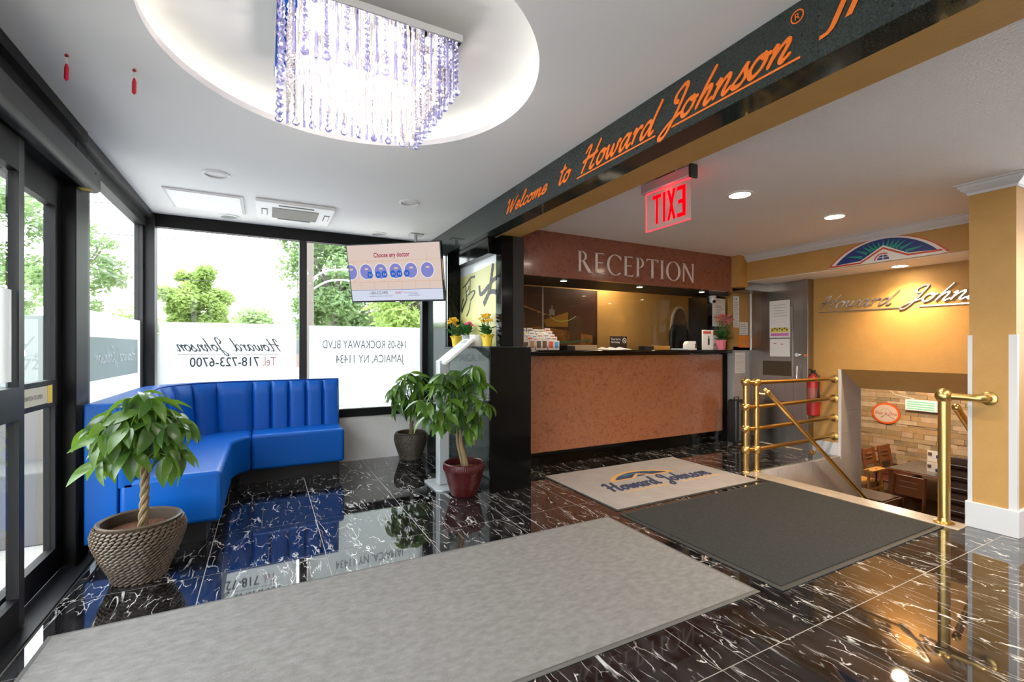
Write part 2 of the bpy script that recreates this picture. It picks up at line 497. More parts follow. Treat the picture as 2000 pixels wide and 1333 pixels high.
# crystal: clear glass seen as a mix of see-through, sparkle and soft glow passed on from the bulbs
def M_crystal(name, tint):
    m = bpy.data.materials.new(name); m.use_nodes = True
    N = m.node_tree.nodes; L = m.node_tree.links
    N.remove(N['Principled BSDF'])
    tr = N.new('ShaderNodeBsdfTransparent'); tr.inputs[0].default_value = (*tint, 1)
    gl = N.new('ShaderNodeBsdfGlossy'); gl.inputs['Roughness'].default_value = 0.06
    tl = N.new('ShaderNodeBsdfTranslucent'); tl.inputs[0].default_value = (*tint, 1)
    a = N.new('ShaderNodeMixShader'); a.inputs[0].default_value = 0.28
    L.new(gl.outputs[0], a.inputs[1]); L.new(tl.outputs[0], a.inputs[2])
    b = N.new('ShaderNodeMixShader'); b.inputs[0].default_value = 0.52
    L.new(a.outputs[0], b.inputs[1]); L.new(tr.outputs[0], b.inputs[2])
    L.new(b.outputs[0], N['Material Output'].inputs[0])
    return m
crystal_c = M_crystal('clear_crystal', (0.97, 0.95, 0.95))
crystal_b = M_crystal('violet_crystal', (0.62, 0.62, 0.92))

def lamp(kind, name, parent, loc, energy, col, size=0.1, rot=(0, 0, 0), spot=None, blend=0.6):
    d = bpy.data.lights.new(name, kind)
    d.energy = energy; d.color = col
    if kind == 'AREA': d.size = size; d.shape = 'DISK'
    else: d.shadow_soft_size = size
    if kind == 'SPOT': d.spot_size = R(spot); d.spot_blend = blend
    o = bpy.data.objects.new(name, d); COL.objects.link(o)
    if parent is not None:
        o.parent = parent
        b = BASE.get(parent.name)
        o.location = Vector(loc) - b if b is not None else loc
    else: o.location = loc
    o.rotation_euler = rot
    return o

# ---------------------------------------------------------------- lettering helpers
GL = {
 'H': (1.75, [[(.1,1.45),(.35,1.8),(.62,1.85),(.55,1.2),(.38,.45),(.22,-.1)], [(1.62,2.0),(1.4,1.3),(1.2,.5),(1.15,.1),(1.35,.0),(1.6,.2)], [(.05,.8),(.6,.95),(1.1,1.0),(1.65,1.12)]]),
 'o': (.95, [[(.55,.95),(.22,.82),(.08,.4),(.28,.03),(.62,.18),(.76,.6),(.58,.95),(.55,.78),(.95,.85)]]),
 'w': (1.35, [[(0,.85),(.14,.95),(.14,.45),(.28,.04),(.52,.35),(.66,.9),(.62,.4),(.78,.04),(1.06,.42),(1.12,.92),(1.35,.82)]]),
 'a': (1.08, [[(.78,.82),(.45,.97),(.12,.58),(.16,.08),(.42,.12),(.76,.75),(.84,.98),(.74,.35),(.86,.02),(1.1,.25)]]),
 'r': (.80, [[(0,.72),(.2,.98),(.26,.7),(.2,0)], [(.2,.4),(.42,.82),(.62,.96),(.8,.84)]]),
 'd': (1.15, [[(.78,.78),(.45,.97),(.12,.58),(.15,.08),(.42,.1),(.78,.75),(1.0,1.5),(1.12,2.0)], [(1.12,2.0),(.86,.9),(.8,.2),(.95,.0),(1.15,.2)]]),
 'J': (1.45, [[(1.0,1.15),(.72,1.25),(.66,1.65),(1.0,2.0),(1.28,1.9),(1.22,1.2),(1.0,.2),(.72,-.55),(.38,-.72),(.28,-.45),(.7,.0),(1.45,.4)]]),
 'h': (1.05, [[(.62,2.0),(.36,1.1),(.12,0)], [(.16,.28),(.42,.78),(.66,.96),(.74,.72),(.64,.2),(.78,.0),(1.05,.25)]]),
 'n': (1.05, [[(0,.75),(.16,.97),(.2,.7),(.1,0)], [(.15,.32),(.42,.82),(.66,.96),(.74,.72),(.64,.2),(.78,.0),(1.05,.25)]]),
 's': (.80, [[(0,.15),(.3,.55),(.52,1.02),(.55,.75),(.7,.35),(.55,.04),(.25,.0),(.08,.16)]]),
 'W': (2.0, [[(.05,1.5),(.3,1.85),(.42,1.5),(.38,.7),(.42,0),(.8,.9),(1.12,1.6),(1.1,.8),(1.14,0),(1.6,1.0),(1.95,1.95)]]),
 'e': (.85, [[(.1,.42),(.55,.55),(.62,.86),(.38,.97),(.1,.6),(.18,.08),(.5,.06),(.85,.4)]]),
 'l': (.62, [[(0,.2),(.42,1.2),(.56,1.8),(.4,1.95),(.22,1.2),(.14,.25),(.32,.0),(.62,.25)]]),
 'c': (.75, [[(.66,.78),(.48,.97),(.15,.7),(.1,.22),(.35,.0),(.75,.32)]]),
 'm': (1.45, [[(0,.75),(.16,.97),(.2,.7),(.1,0)], [(.15,.32),(.4,.82),(.6,.96),(.62,.7),(.52,0)], [(.58,.32),(.84,.82),(1.06,.96),(1.12,.7),(1.03,.2),(1.17,.0),(1.45,.25)]]),
 't': (.65, [[(.4,1.75),(.22,.9),(.15,.2),(.32,.0),(.65,.25)], [(-.1,1.2),(.3,1.25),(.75,1.34)]]),
}
def script_word(word, x0, size, fn, parent, mat, w=0.17, depth=0.003, shear=0.42, width=None):
    """size = x-height; returns end x. Each letter is a part of its own."""
    tot = sum(GL[c][0] for c in word)
    kx = (width / (tot * size)) if width else 1.0
    x = x0
    for i, ch in enumerate(word):
        adv, strokes = GL[ch]
        mb = MB()
        for si, st in enumerate(strokes):
            pts = smooth_path(st, 5)
            P = [(x + (px_ + shear * py_) * size * kx, py_ * size) for px_, py_ in pts]
            ws = []
            for j in range(len(P)):
                a = P[max(0, j-1)]; b = P[min(len(P)-1, j+1)]
                th = math.atan2(b[1]-a[1], b[0]-a[0])
                ws.append(size * w * (0.62 + 0.75 * abs(math.sin(th - R(35)))))
            ws[0] *= .6; ws[-1] *= .5
            mb.strip(P, ws, fn, 0.0, depth + .00045 * si + .0003 * (i % 3), .0011)
        mb.build('letter', mat, parent)
        x += adv * size * kx
    return x

def text_part(body, size, fn, mat, parent, name='lettering', depth=0.0015, shear=0.0, width=None, align='LEFT', spacing=1.0, thick=0.0):
    cu = bpy.data.curves.new('txt', 'FONT')
    cu.body = body; cu.size = size; cu.shear = shear; cu.align_x = align; cu.space_character = spacing
    cu.resolution_u = 3
    cu.offset = thick
    ob = bpy.data.objects.new('txt', cu); COL.objects.link(ob)
    dg = bpy.context.evaluated_depsgraph_get()
    me = bpy.data.meshes.new_from_object(ob.evaluated_get(dg))
    bpy.data.objects.remove(ob); bpy.data.curves.remove(cu)
    xs = [v.co.x for v in me.vertices]
    k = 1.0
    if width and xs: k = width / (max(xs) - min(xs))
    mb = MB()
    mb.add([fn(v.co.x * k, v.co.y, depth) for v in me.vertices], [tuple(p.vertices) for p in me.polygons])
    bpy.data.meshes.remove(me)
    return mb.build(name, mat, parent, recalc=False)

# ================================================================ SETTING
XL, YB, XW, XR = -0.93, 5.20, 1.63, 5.63       # left glazing, back glazing, beam face, ochre wall
ZC, ZR = 2.40, 2.30                             # lobby ceiling, reception-side ceiling
YN = -2.6                                       # wall behind the camera
CX, CY, CR = 0.36, 2.07, 0.765                  # round ceiling cove

# ---- floor: grout bed + single marble tiles
fb = MB()
fb.box(XL - .12, 4.02, YN, YB + .1, -.12, -.0012)
fb.box(4.02, XR, 2.9, 4.07, -.12, -.0012)
fb.box(4.02, 7.2, YN, 1.34, -.12, -.0012)
floor = struct('floor', fb, grout, 'polished black marble tile floor with white veins')
gx = [-0.89 - .597 + .597 * i for i in range(0, 15)]
gx = [-0.887 + .597 * i for i in range(-1, 14)]
gy = [1.165 + .585 * i for i in range(-7, 8)]
tile_mesh = {}
def tile(x0, x1, y0, y1):
    if x1 - x0 < .02 or y1 - y0 < .02: return
    g = .0022
    w, h = round(x1 - x0 - 2*g, 4), round(y1 - y0 - 2*g, 4)
    if (w, h) not in tile_mesh:
        me = MB().box(-w/2, w/2, -h/2, h/2, -.008, 0).mesh('tile'); me.materials.append(black_marble)
        tile_mesh[(w, h)] = me
    o = bpy.data.objects.new('tile', tile_mesh[(w, h)]); COL.objects.link(o)
    o.parent = floor
    o.location = Vector(((x0+x1)/2, (y0+y1)/2, 0)) - BASE[floor.name]
for rx0, rx1, ry0, ry1 in ((-.86, 1.63, YN + .0, YB), (1.63, 4.02, YN, 4.1), (4.02, XR, 2.9, 4.07), (4.02, XR, YN, 1.34)):
    for i in range(len(gx) - 1):
        for j in range(len(gy) - 1):
            tile(max(gx[i], rx0), min(gx[i+1], rx1), max(gy[j], ry0), min(gy[j+1], ry1))
struct('trim_1', MB().box(XL - .05, -.863, YN, 3.54, 0, .012), black_mat, 'black metal door threshold strip along the sliding doors')

# ---- lobby ceiling with a round cove
cb = MB()
n = 96
x0, x1, y0, y1 = XL - .12, XW + .02, YN, YB + .1
def rect_pt(a):
    c, s_ = math.cos(a), math.sin(a); t = 1e9
    if c > 1e-9: t = min(t, (x1 - CX) / c)
    if c < -1e-9: t = min(t, (x0 - CX) / c)
    if s_ > 1e-9: t = min(t, (y1 - CY) / s_)
    if s_ < -1e-9: t = min(t, (y0 - CY) / s_)
    return (CX + c * t, CY + s_ * t)
angs = sorted([2 * PI * k / n for k in range(n)] + [math.atan2(b - CY, a - CX) % (2 * PI) for a in (x0, x1) for b in (y0, y1)])
m_ = len(angs)
rings = [[(*rect_pt(a), ZC) for a in angs]]
for r_, z_ in ((CR, ZC), (CR, ZC + .03), (CR + .012, ZC + .03), (CR + .012, ZC + .022), (CR + .17, ZC + .022), (CR + .17, ZC + .15), (0.02, ZC + .15)):
    rings.append([(CX + r_ * math.cos(a), CY + r_ * math.sin(a), z_) for a in angs])
vs = [p for rg in rings for p in rg]
fs = []
for i in range(len(rings) - 1):
    for k in range(m_):
        k2 = (k + 1) % m_
        fs.append((i*m_ + k, i*m_ + k2, (i+1)*m_ + k2, (i+1)*m_ + k))
cb.add(vs, fs)
ceil1 = struct('ceiling', cb, ceil_white, 'smooth white lobby ceiling with a round recessed cove')
tag(MB().tube([(CX + (CR + .085) * math.cos(2*PI*k/64), CY + (CR + .085) * math.sin(2*PI*k/64), ZC + .040) for k in range(65)], .012, 6).build('cove_light_strip', led_ring, ceil1),
    'warm white light strip hidden in the cove')
struct('ceiling', MB().box(XW + .33, 7.2, YN, 4.9, ZR, ZR + .1), ceil_tex, 'textured pinkish white ceiling over the reception side')

# ---- granite beam
bm_ = MB().box(XW, XW + .13, YN, YB + .05, 2.165, ZC + .02)
beam = struct('trim_2', bm_, granite, 'long dark green granite beam face above the opening')
struct('trim_3', MB().box(XW + .13, XW + .33, YN, YB, 2.165, ZC), yellow, 'ochre painted back half of the beam')
for yj in (2.55, 1.45, .9): MB().box(XW - .0006, XW, yj - .0008, yj + .0008, 2.165, ZC).build('granite_joint', black_mat, beam)

# ---- wall under the beam: granite pier at the back, low wall, poster opening
wp = sroot('wall_granite', 'polished dark green granite wall between back windows and reception', (XW, 4.4, 0))
MB().box(XW, XW + .36, 4.55, YB, 0, 2.165).build('granite_slab', granite, wp)
MB().box(XW, XW + .36, 3.49, 4.55, 0, 1.195).build('granite_slab', granite, wp)
MB().box(XW - .004, XW + .385, 3.465, 3.49, 0, 1.205).build('black_end_panel', black_lac, wp, bevel=.003)
MB().box(XW - .012, XW + .37, 3.47, 4.55, 1.195, 1.213).build('ledge', granite, wp, bevel=.003)
fr = MB()
fr.box(1.775, 1.885, 3.55, 3.66, 1.213, 2.165)
fr.box(1.636, 1.885, 4.50, 4.55, 1.213, 2.165)
fr.box(1.70, 1.885, 3.66, 4.50, 2.02, 2.165)
fr.build('black_frame', black_lac, wp, bevel=.004)
MB().box(1.885, 1.99, 3.55, 3.62, 1.213, 2.165).build('black_frame', black_mat, wp)

# ---- back glazing
def window(name, label, x0, x1, z0=.47, z1=2.30):
    w = sroot(name, label, ((x0+x1)/2, YB, z0))
    return w
wb = struct('wall_back', MB().box(XL, XW, YB - .03, YB + .12, 0, .47), white_marble, 'low white veined marble wall under the back windows')
w2 = sroot('window_2', 'large back window above the blue sofa with script lettering on frosted film', (-.27, YB, .47))
fm = MB(); fm.box(XL, .365, YB - .055, YB + .03, .47, .555); fm.box(XL, .365, YB - .055, YB + .03, 2.285, ZC)
fm.build('frame_rail', bronze, w2)
MB().box(XL - .06, XL + .055, YB - .075, YB + .06, .0, ZC).build('corner_post', bronze_l, w2)
MB().box(.295, .365, YB - .055, YB + .03, .555, 2.285).build('mullion', bronze_l, w2)
MB().box(XL + .055, .295, YB - .014, YB - .008, .555, 2.285).build('pane', glass, w2)
MB().box(XL + .075, .27, YB - .021, YB - .018, .57, 1.435).build('frosted_film', film_w, w2)
w3 = sroot('window_3', 'back window beside the granite wall with street address on frosted film', (.98, YB, .47))
fm = MB(); fm.box(.365, XW, YB - .055, YB + .03, .47, .555); fm.box(.365, XW, YB - .055, YB + .03, 2.285, ZC)
fm.build('frame_rail', bronze, w3)
MB().box(1.565, XW, YB - .055, YB + .03, .555, 2.285).build('mullion', bronze, w3)
MB().box(.365, 1.565, YB - .014, YB - .008, .555, 2.285).build('pane', glass, w3)
MB().box(.385, 1.55, YB - .021, YB - .018, .57, 1.43).build('frosted_film', film_w, w3)
def wfn(X0, Z0): return lambda a, b, c: (X0 - a, YB - .022 - c, Z0 + b)
fn = wfn(.135, 1.17)
xe = script_word('Howard', 0, .062, fn, w2, film_txt, w=.17, depth=.001, width=.40)
script_word('Johnson', .45, .062, fn, w2, film_txt, w=.17, depth=.001, width=.40)
MB().box(.135 - .85, .135 - .02, YB - .0235, YB - .0225, 1.135, 1.139).build('underline', film_txt, w2)
text_part('Tel.', .125, wfn(.085, 1.025), film_red, w2, width=.115)
text_part('718-723-6700', .125, wfn(-.06, 1.025), film_txt, w2, width=.56, thick=.0015)
film_pale = M('pale_film_print', (0.20, 0.22, 0.23), 0.8, spec=0.1)
text_part('145-05 ROCKAWAY BLVD', .125, wfn(1.40, 1.195), film_pale, w3, width=.87)
text_part('JAMAICA, NY 11434', .125, wfn(1.36, 1.04), film_pale, w3, width=.72)

# ---- left glazing: fixed window + sliding doors
w1 = sroot('window_1', 'tall side window beside the sliding doors with a frosted lower half', (XL, 4.4, 0))
fm = MB(); fm.box(XL - .08, XL, 3.54, YB - .07, 0, .10); fm.box(XL - .08, XL + .045, 3.40, YB - .07, 2.345, ZC); fm.box(XL - .08, XL - .005, 3.54, YB - .07, 2.27, 2.345)
fm.build('frame_rail', bronze_l, w1)
MB().box(XL - .08, XL, 3.54, 3.63, 0, 2.345).build('mullion', bronze_l, w1)
MB().box(XL - .08, XL - .02, YB - .12, YB - .07, .1, 2.345).build('mullion', bronze_l, w1)
MB().box(XL - .05, XL - .044, 3.63, YB - .12, .10, 2.29).build('pane', glass, w1)
fl_ = MB(); fl_.box(XL - .04, XL - .037, 3.64, YB - .13, .11, .99); fl_.box(XL - .04, XL - .037, 3.64, YB - .13, 1.27, 1.435); fl_.box(XL - .04, XL - .037, YB - .21, YB - .13, .99, 1.27)
fl_.build('frosted_film', film_w, w1)
MB().box(XL - .04, XL - .038, 3.64, YB - .21, .99, 1.27).build('clear_band', film_g, w1)
def lfn(Y0, Z0): return lambda a, b, c: (XL - .036 + c, Y0 - a, Z0 + b)
lf = lfn(4.92, 1.10)
lf_m = lambda a, b, c: (XL - .036 + c, 3.86 + a, 1.10 + b)
script_word('Howard', 0, .055, lambda a, b, c: (XL - .036 + c, 4.92 - a, 1.10 + b), w1, film_w, w=.12, depth=.001, width=.48)
script_word('Johnson', .54, .055, lambda a, b, c: (XL - .036 + c, 4.92 - a, 1.10 + b), w1, film_w, w=.12, depth=.001, width=.50)

d1 = sroot('door_1', 'black framed automatic sliding glass doors of the entrance', (XL, 2.0, 0))
MB().box(XL - .12, XL + .015, 3.35, 3.54, 0, 2.345).build('door_post', bronze, d1, bevel=.004)
def leaf(x0, x1, y0, y1, ztop, hi):
    st = .085 if not hi else .05
    m1 = bronze if not hi else bronze_l
    fm = MB()
    fm.box(x0, x1, y0, y0 + st, .02, ztop); fm.box(x0, x1, y1 - st, y1, .02, ztop)
    lf_ = fm.build('door_stile', m1, d1)
    fm = MB(); fm.box(x0, x1, y0 + st, y1 - st, .02, .15); fm.box(x0, x1, y0 + st, y1 - st, ztop - .16, ztop)
    fm.build('door_rail', bronze, d1)
    MB().box(x0 - .002, x1 + .006, y0 + st, y1 - st, .90, 1.035).build('middle_rail', bronze_l if hi else bronze, d1)
    xm = (x0 + x1) / 2
    fm = MB(); fm.box(xm - .003, xm + .003, y0 + st, y1 - st, .15, .90)
    fm.build('pane', glass, d1)
    MB().box(xm - .003, xm + .003, y0 + st, y1 - st, 1.035, ztop - .16).build('pane', glass, d1)
    return lf_
leaf(XL - .085, XL - .045, 2.58, 3.35, 2.10, False)
leaf(XL - .025, XL + .015, 1.58, 2.735, 2.10, True)
leaf(XL - .025, XL + .015, .43, 1.58, 2.10, True)
leaf(XL - .085, XL - .045, -.35, .51, 2.10, False)
st_ = MB().box(XL - .0385, XL - .037, 2.74, 3.20, .925, 1.01).build('push_label', M('cream_sticker', (0.62, 0.57, 0.46), 0.5), d1)
MB().box(XL - .0372, XL - .0362, 3.14, 3.20, .922, 1.012).build('yellow_label', yellow_p, st_)
text_part('ACTIVATE SWITCH TO OPEN', .028, lambda a, b, c: (XL - .0365 + c*.2, 2.78 + a, .955 + b), navy, st_, width=.30)
MB().box(XL + .0005, XL + .001, 1.65, 2.66, 1.06, 1.44).build('frosted_film', film_w, d1)
# header and operator
MB().box(XL - .12, XL + .012, -.35, 3.40, 2.10, 2.345).build('header', bronze, d1)
MB().box(XL - .10, XL + .05, -.35, 3.40, 2.345, ZC).build('header_rail', bronze, d1)
op = MB().box(XL + .012, -.838, -.35, 3.485, 2.08, 2.22).build('door_operator', bronze_l, d1, bevel=.03, seg=4)
MB().box(-.839, -.835, 3.36, 3.375, 2.165, 2.172).build('logo_mark', black_mat, op)
MB().box(-.839, -.8365, 3.42, 3.435, 2.135, 2.15).build('key_switch', black_mat, op)
MB().box(XL + .02, -.86, 3.36, 3.41, 2.0785, 2.0805).build('warning_label', yellow_p, op)
w4 = sroot('window_added', 'added glazing behind the viewpoint that lets in more daylight', (XL, -1.4, 0))  # unseen glazing, added to bring more daylight into the lobby
fm = MB(); fm.box(XL - .08, XL, YN, -.35, 0, .1); fm.box(XL - .08, XL, YN, -.35, 2.3, ZC); fm.box(XL - .08, XL, -1.45, -1.38, .1, 2.3)
fm.build('frame', bronze, w4)
MB().box(XL - .05, XL - .044, YN, -.35, .1, 2.3).build('pane', glass, w4)
struct('wall_behind', MB().box(XL - .12, 7.3, YN - .12, YN, 0, ZC + .02), M('cream_wall', (0.36, 0.30, 0.23), 0.7), 'plain cream wall behind the viewpoint')

# ---- reception side walls
pl_ = sroot('wall_right', 'ochre wall end beside the stairs with white corner guards', (4.19, 1.22, 0))
MB().box(4.19, 7.2, 1.112, 1.335, -1.7, ZR).build('wall_face', yellow, pl_)
for y0_, y1_ in ((1.318, 1.341), (1.106, 1.145)):
    MB().box(4.184, 4.215, y0_, y1_, .17, 1.285).build('corner_guard', white_trim, pl_)
struct('baseboard_right', MB().box(4.172, 7.2, 1.094, 1.352, 0, .17), white_trim, 'white baseboard around the ochre wall end', bevel=.003)
def crown(pts, mb):
    """crown moulding along an axis-aligned polyline; outward = left-hand side of travel"""
    prof = [(0, -.075), (.008, -.075), (.012, -.06), (.03, -.045), (.045, -.025), (.05, -.012), (.062, -.008), (.062, 0), (0, 0)]
    k = len(prof); vs = []
    for i, p in enumerate(pts):
        if i == 0: d1_ = d2_ = Vector(pts[1]) - Vector(p)
        elif i == len(pts) - 1: d1_ = d2_ = Vector(p) - Vector(pts[i-1])
        else: d1_ = Vector(p) - Vector(pts[i-1]); d2_ = Vector(pts[i+1]) - Vector(p)
        n1 = Vector((-d1_.y, d1_.x)).normalized(); n2 = Vector((-d2_.y, d2_.x)).normalized()
        nn = n1 + n2; nn = nn / max(1e-6, nn.dot(n1)) if i not in (0, len(pts)-1) else n1
        for o_, z_ in prof: vs.append((p[0] + nn.x * o_, p[1] + nn.y * o_, ZR + z_))
    fs = []
    for i in range(len(pts) - 1):
        for j in range(k):
            j2 = (j + 1) % k
            fs.append((i*k + j, i*k + j2, (i+1)*k + j2, (i+1)*k + j))
    fs.append(tuple(range(k))); fs.append(tuple((len(pts)-1)*k + j for j in range(k)))
    return mb.add(vs, fs)
struct('trim_4', crown([(6.5, 1.112), (4.19, 1.112), (4.19, 1.335), (5.05, 1.335)], MB()), white_trim, 'white crown moulding on top of the ochre wall end')
band = struct('wall_soffit', MB().box(5.10, XR + .02, 1.335, 3.66, 2.0, ZR), yellow, 'ochre dropped soffit above the stairwell')
MB().box(5.102, XR, 1.34, 3.66, 1.996, 2.0).build('soffit_underside', ceil_tex, band)
struct('trim_5', crown([(5.10, 3.62), (5.10, 1.335)][::-1], MB()), white_trim, 'white crown moulding along the soffit top')
struct('wall_header', MB().box(4.95, 5.12, 3.62, 3.75, 1.93, ZR), yellow, 'short ochre header between reception fascia and soffit')
wy = sroot('wall_ochre', 'ochre wall above the stairwell opening', (XR, 2.4, 0))
MB().box(XR, XR + .12, 1.335, 2.875, .965, 2.02).build('wall_face', yellow, wy)
MB().box(XR, XR + .12, 2.875, 3.17, 0, 2.02).build('wall_face', yellow, wy)
MB().box(XR - .018, XR, 2.88, 3.15, 0, .14).build('baseboard', white_trim, wy)
MB().box(XR - .006, XR + .012, 2.858, 2.882, -.03, .965).build('corner_guard', white_trim, wy)
# sloped soffit over the stairs
sf = MB(); sf.add([(XR + .001, 1.335, .964), (XR + .001, 2.90, .964), (6.05, 2.90, .735), (6.05, 1.335, .735), (XR + .001, 1.335, 1.1), (XR + .001, 2.90, 1.1), (6.05, 2.90, 1.1), (6.05, 1.335, 1.1)],
                  [(0,1,2,3),(4,7,6,5),(0,4,5,1),(1,5,6,2),(2,6,7,3),(3,7,4,0)])
struct('ceiling', sf, yellow, 'sloping ochre soffit over the stairs down')
# alcove wall beside the counter: grey tile below, ochre above
wa = sroot('wall_alcove', 'alcove wall with grey tile below and ochre above, papers pinned on it', (5.3, 3.93, 0))
MB().box(5.285, XR + .3, 3.93, 4.03, 1.17, 2.1).build('upper_face', yellow, wa)
MB().box(5.285, XR + .3, 3.95, 4.03, 0, 1.17).build('tile_backing', grout, wa)
for i in range(4):
    for j in range(2):
        MB().box(5.285 + j*.30, 5.285 + (j+1)*.30 - .003, 3.93, 3.95, .29*i + .06, .29*(i+1) + .057).build('tile', grey_tile, wa)
MB().box(5.29, 5.5, 3.915, 3.93, 0, .055).build('baseboard', white_trim, wa)
MB().box(5.585, 5.60, 3.918, 3.93, 1.17, 1.93).build('corner_bead', alu, wa)
struct('trim_6', MB().box(5.12, XR, 3.66, 3.93, 1.905, 2.0), steel, 'dark steel lintel over the alcove')

# ---- steel door
d2 = sroot('door_2', 'brushed steel door with papers taped to it', (5.5, 3.5, 0))
fm = MB(); fm.box(XR - .11, XR + .02, 3.15, 3.215, 0, 2.0)
fm.build('frame_post', steel, d2, bevel=.003)
MB().box(XR - .03, XR + .06, 3.862, 3.928, 0, 2.0).build('frame_post', steel, d2)
MB().box(XR - .075, XR + .02, 3.215, 3.86, 1.90, 2.0).build('frame_head', steel, d2)
MB().box(XR - .07, XR - .03, 3.218, 3.858, .01, 1.90).build('door_panel', steel, d2)
MB().box(XR - .078, XR - .07, 3.34, 3.74, .55, 1.70).build('raised_panel', steel, d2, bevel=.004)
MB().box(XR - .082, XR - .078, 3.36, 3.72, .86, 1.04).build('letter_plate', M('dark_brown_plate', (0.06, 0.042, 0.02), 0.35), d2)
hd = MB(); hd.tube([(XR - .07, 3.275, .98), (XR - .12, 3.275, .98), (XR - .12, 3.275, .80), (XR - .07, 3.275, .80)], .011, 8)
hd.build('door_handle', chrome, d2, smooth=True)
MB().cyl((XR - .07, 3.29, 1.12), (XR - .095, 3.29, 1.12), .024, n=16).build('lock_cylinder', chrome, d2, smooth=True)
MB().box(XR - .112, XR - .108, 3.165, 3.19, 1.10, 1.13).build('strike_label', orange_v, d2)
# ---- stairs
stc = sroot('stairs', 'grey tiled stairs going down behind the brass rails', (4.9, 2.1, -1.6))
MB().box(4.02, 4.20, 1.336, 2.90, -.10, .004).build('marble_curb', beige_marble, stc, bevel=.003)
for k in range(9):
    MB().box(4.20 + .26*k, 4.20 + .26*(k+1), 1.336, 2.86, -1.62, -.178*(k+1)).build('step', beige_marble, stc)
sw_ = sroot('wall_stairwell', 'grey tiled side wall of the stairwell', (5.2, 2.9, -1.6))
MB().box(4.20, 6.05, 2.87, 2.99, -1.62, -.009).build('backing', grout, sw_)
MB().box(XR + .012, 6.05, 2.87, 2.99, -.01, 1.0).build('backing', grout, sw_)
for i in range(7):
    x_ = 4.20 + i * .3
    for j in range(3):
        if x_ + .3 > 6.31: continue
        MB().box(x_, min(x_ + .298, 6.05), 2.862, 2.87, -.60*(j+1) + .002, -.60*j - .001).build('tile', grey_tile, sw_)
for j in range(4):
    for x_, xx in ((XR + .014, XR + .22), (XR + .222, 6.05)):
        MB().box(x_, xx, 2.862, 2.87, .25*j, .25*j + .248).build('tile', grey_tile, sw_)
MB().box(6.05, 6.056, 2.86, 2.99, -1.6, .745).build('corner_bead', alu, sw_)

# ---- dining room below
dr_floor = struct('floor', MB().box(6.4, 10.9, -.5, 6.2, -1.72, -1.60), M('brown_floor_tile', (0.10, 0.06, 0.04), 0.3), 'dark brown floor of the dining room below')
struct('ceiling', MB().box(6.05, 10.9, -.5, 6.2, .95, 1.05), ceil_white, 'white ceiling of the dining room below')
dw = M('tan_wall', (0.40, 0.26, 0.13), 0.8)
struct('wall_dining', MB().box(6.05, 10.9, 6.1, 6.2, -1.6, .95).box(6.05, 10.9, -.6, -.5, -1.6, .95).box(6.05, 6.12, 2.99, 6.1, -1.6, .95).box(6.05, 6.12, -.5, 1.33, -1.6, .95), dw, 'tan side walls of the dining room below')
ws = struct('wall_stone', MB().box(10.82, 10.95, -.5, 6.2, -1.6, .95), M('stone_mortar', (0.30, 0.20, 0.115), 0.9), 'stacked sandstone feature wall of the dining room')
stones = [M('sandstone_%d' % i, c, 0.85, var=(9, tuple(q * .72 for q in c), 2)) for i, c in enumerate(((.50,.35,.20), (.40,.27,.14), (.62,.46,.30), (.34,.25,.16), (.50,.31,.15), (.58,.40,.27)))]
z_ = -1.05
while z_ < .62:
    h_ = random.choice((.045, .06, .08, .10))
    y_ = 3.05 + random.uniform(-.1, .1)
    while y_ < 5.6:
        l_ = random.uniform(.13, .36)
        MB().box(10.80 - random.uniform(0, .025), 10.83, y_ + .0015, y_ + l_ - .0015, z_ + .0015, z_ + h_ - .0015).build('stone', random.choice(stones), ws)
        y_ += l_
    z_ += h_
dl = thing('added_dining_lamp', 'added round lamp, out of view, lighting the dining room below', 'lamp', (9.3, 3.9, .95))  # lamp out of view, added to light the dining room
MB().lathe(9.3, 3.9, [(.17, .95), (.17, .91), (.05, .88)], 24).build('shade', M_emit('dining_fill_glow', (1, .85, .62), 4), dl)
lamp('POINT', 'dining_fill_light', dl, (9.3, 3.9, .78), 60, (1, .80, .55), .15)

# ---- reception: counter recess, fascia, office behind
cn = thing('reception_counter', 'reception counter with copper laminate front and black top', 'counter', (3.6, 4.2, 0))
MB().box(2.02, 5.27, 4.05, 4.45, 0, 1.135).build('body', black_lac, cn)
MB().box(2.02, 5.19, 4.03, 4.05, .14, 1.115).build('front_panel', brown_lam, cn)
MB().box(2.02, 5.27, 4.045, 4.05, 0, .14).build('plinth', black_lac, cn)
MB().box(2.018, 5.25, 3.92, 4.45, 1.135, 1.175).build('countertop', black_lac, cn, bevel=.014, seg=4)
MB().box(5.19, 5.27, 4.02, 4.05, 0, 1.135).build('end_post', black_lac, cn)
fs_ = struct('wall_fascia', MB().box(1.965, 4.97, 3.72, 3.76, 1.875, ZR), brown_fas, 'red brown laminate fascia above the reception counter')
MB().box(1.965, 4.97, 3.76, 4.32, 1.875, ZR).build('soffit_box', black_mat, fs_)
MB().box(4.97, 5.20, 3.95, 4.32, 1.86, ZR).build('soffit_box', black_mat, fs_)
struct('wall_reception_post', MB().box(4.93, 5.27, 4.05, 4.345, 1.175, 1.86), black_lac, 'black post at the right end of the reception opening')
struct('wall_office', MB().box(1.96, 5.63, 4.85, 4.97, 0, ZR).box(5.55, 5.63, 4.03, 4.85, 0, ZR), yellow, 'ochre wall of the office behind reception')
struct('ceiling', MB().box(1.96, 5.63, 4.32, 4.9, 2.2, 2.29), ceil_white, 'pale ceiling of the office behind reception')
struct('floor', MB().box(1.99, 5.63, 4.08, 4.97, -.12, -.009), black_mat, 'dark floor of the office behind reception')
gp = thing('glass_screen', 'clear glass screen between reception counter and office', 'glass', (3.3, 4.36, 1.175))
MB().box(2.0, 2.68, 4.36, 4.366, 1.175, 1.875).build('pane', glass_in, gp)
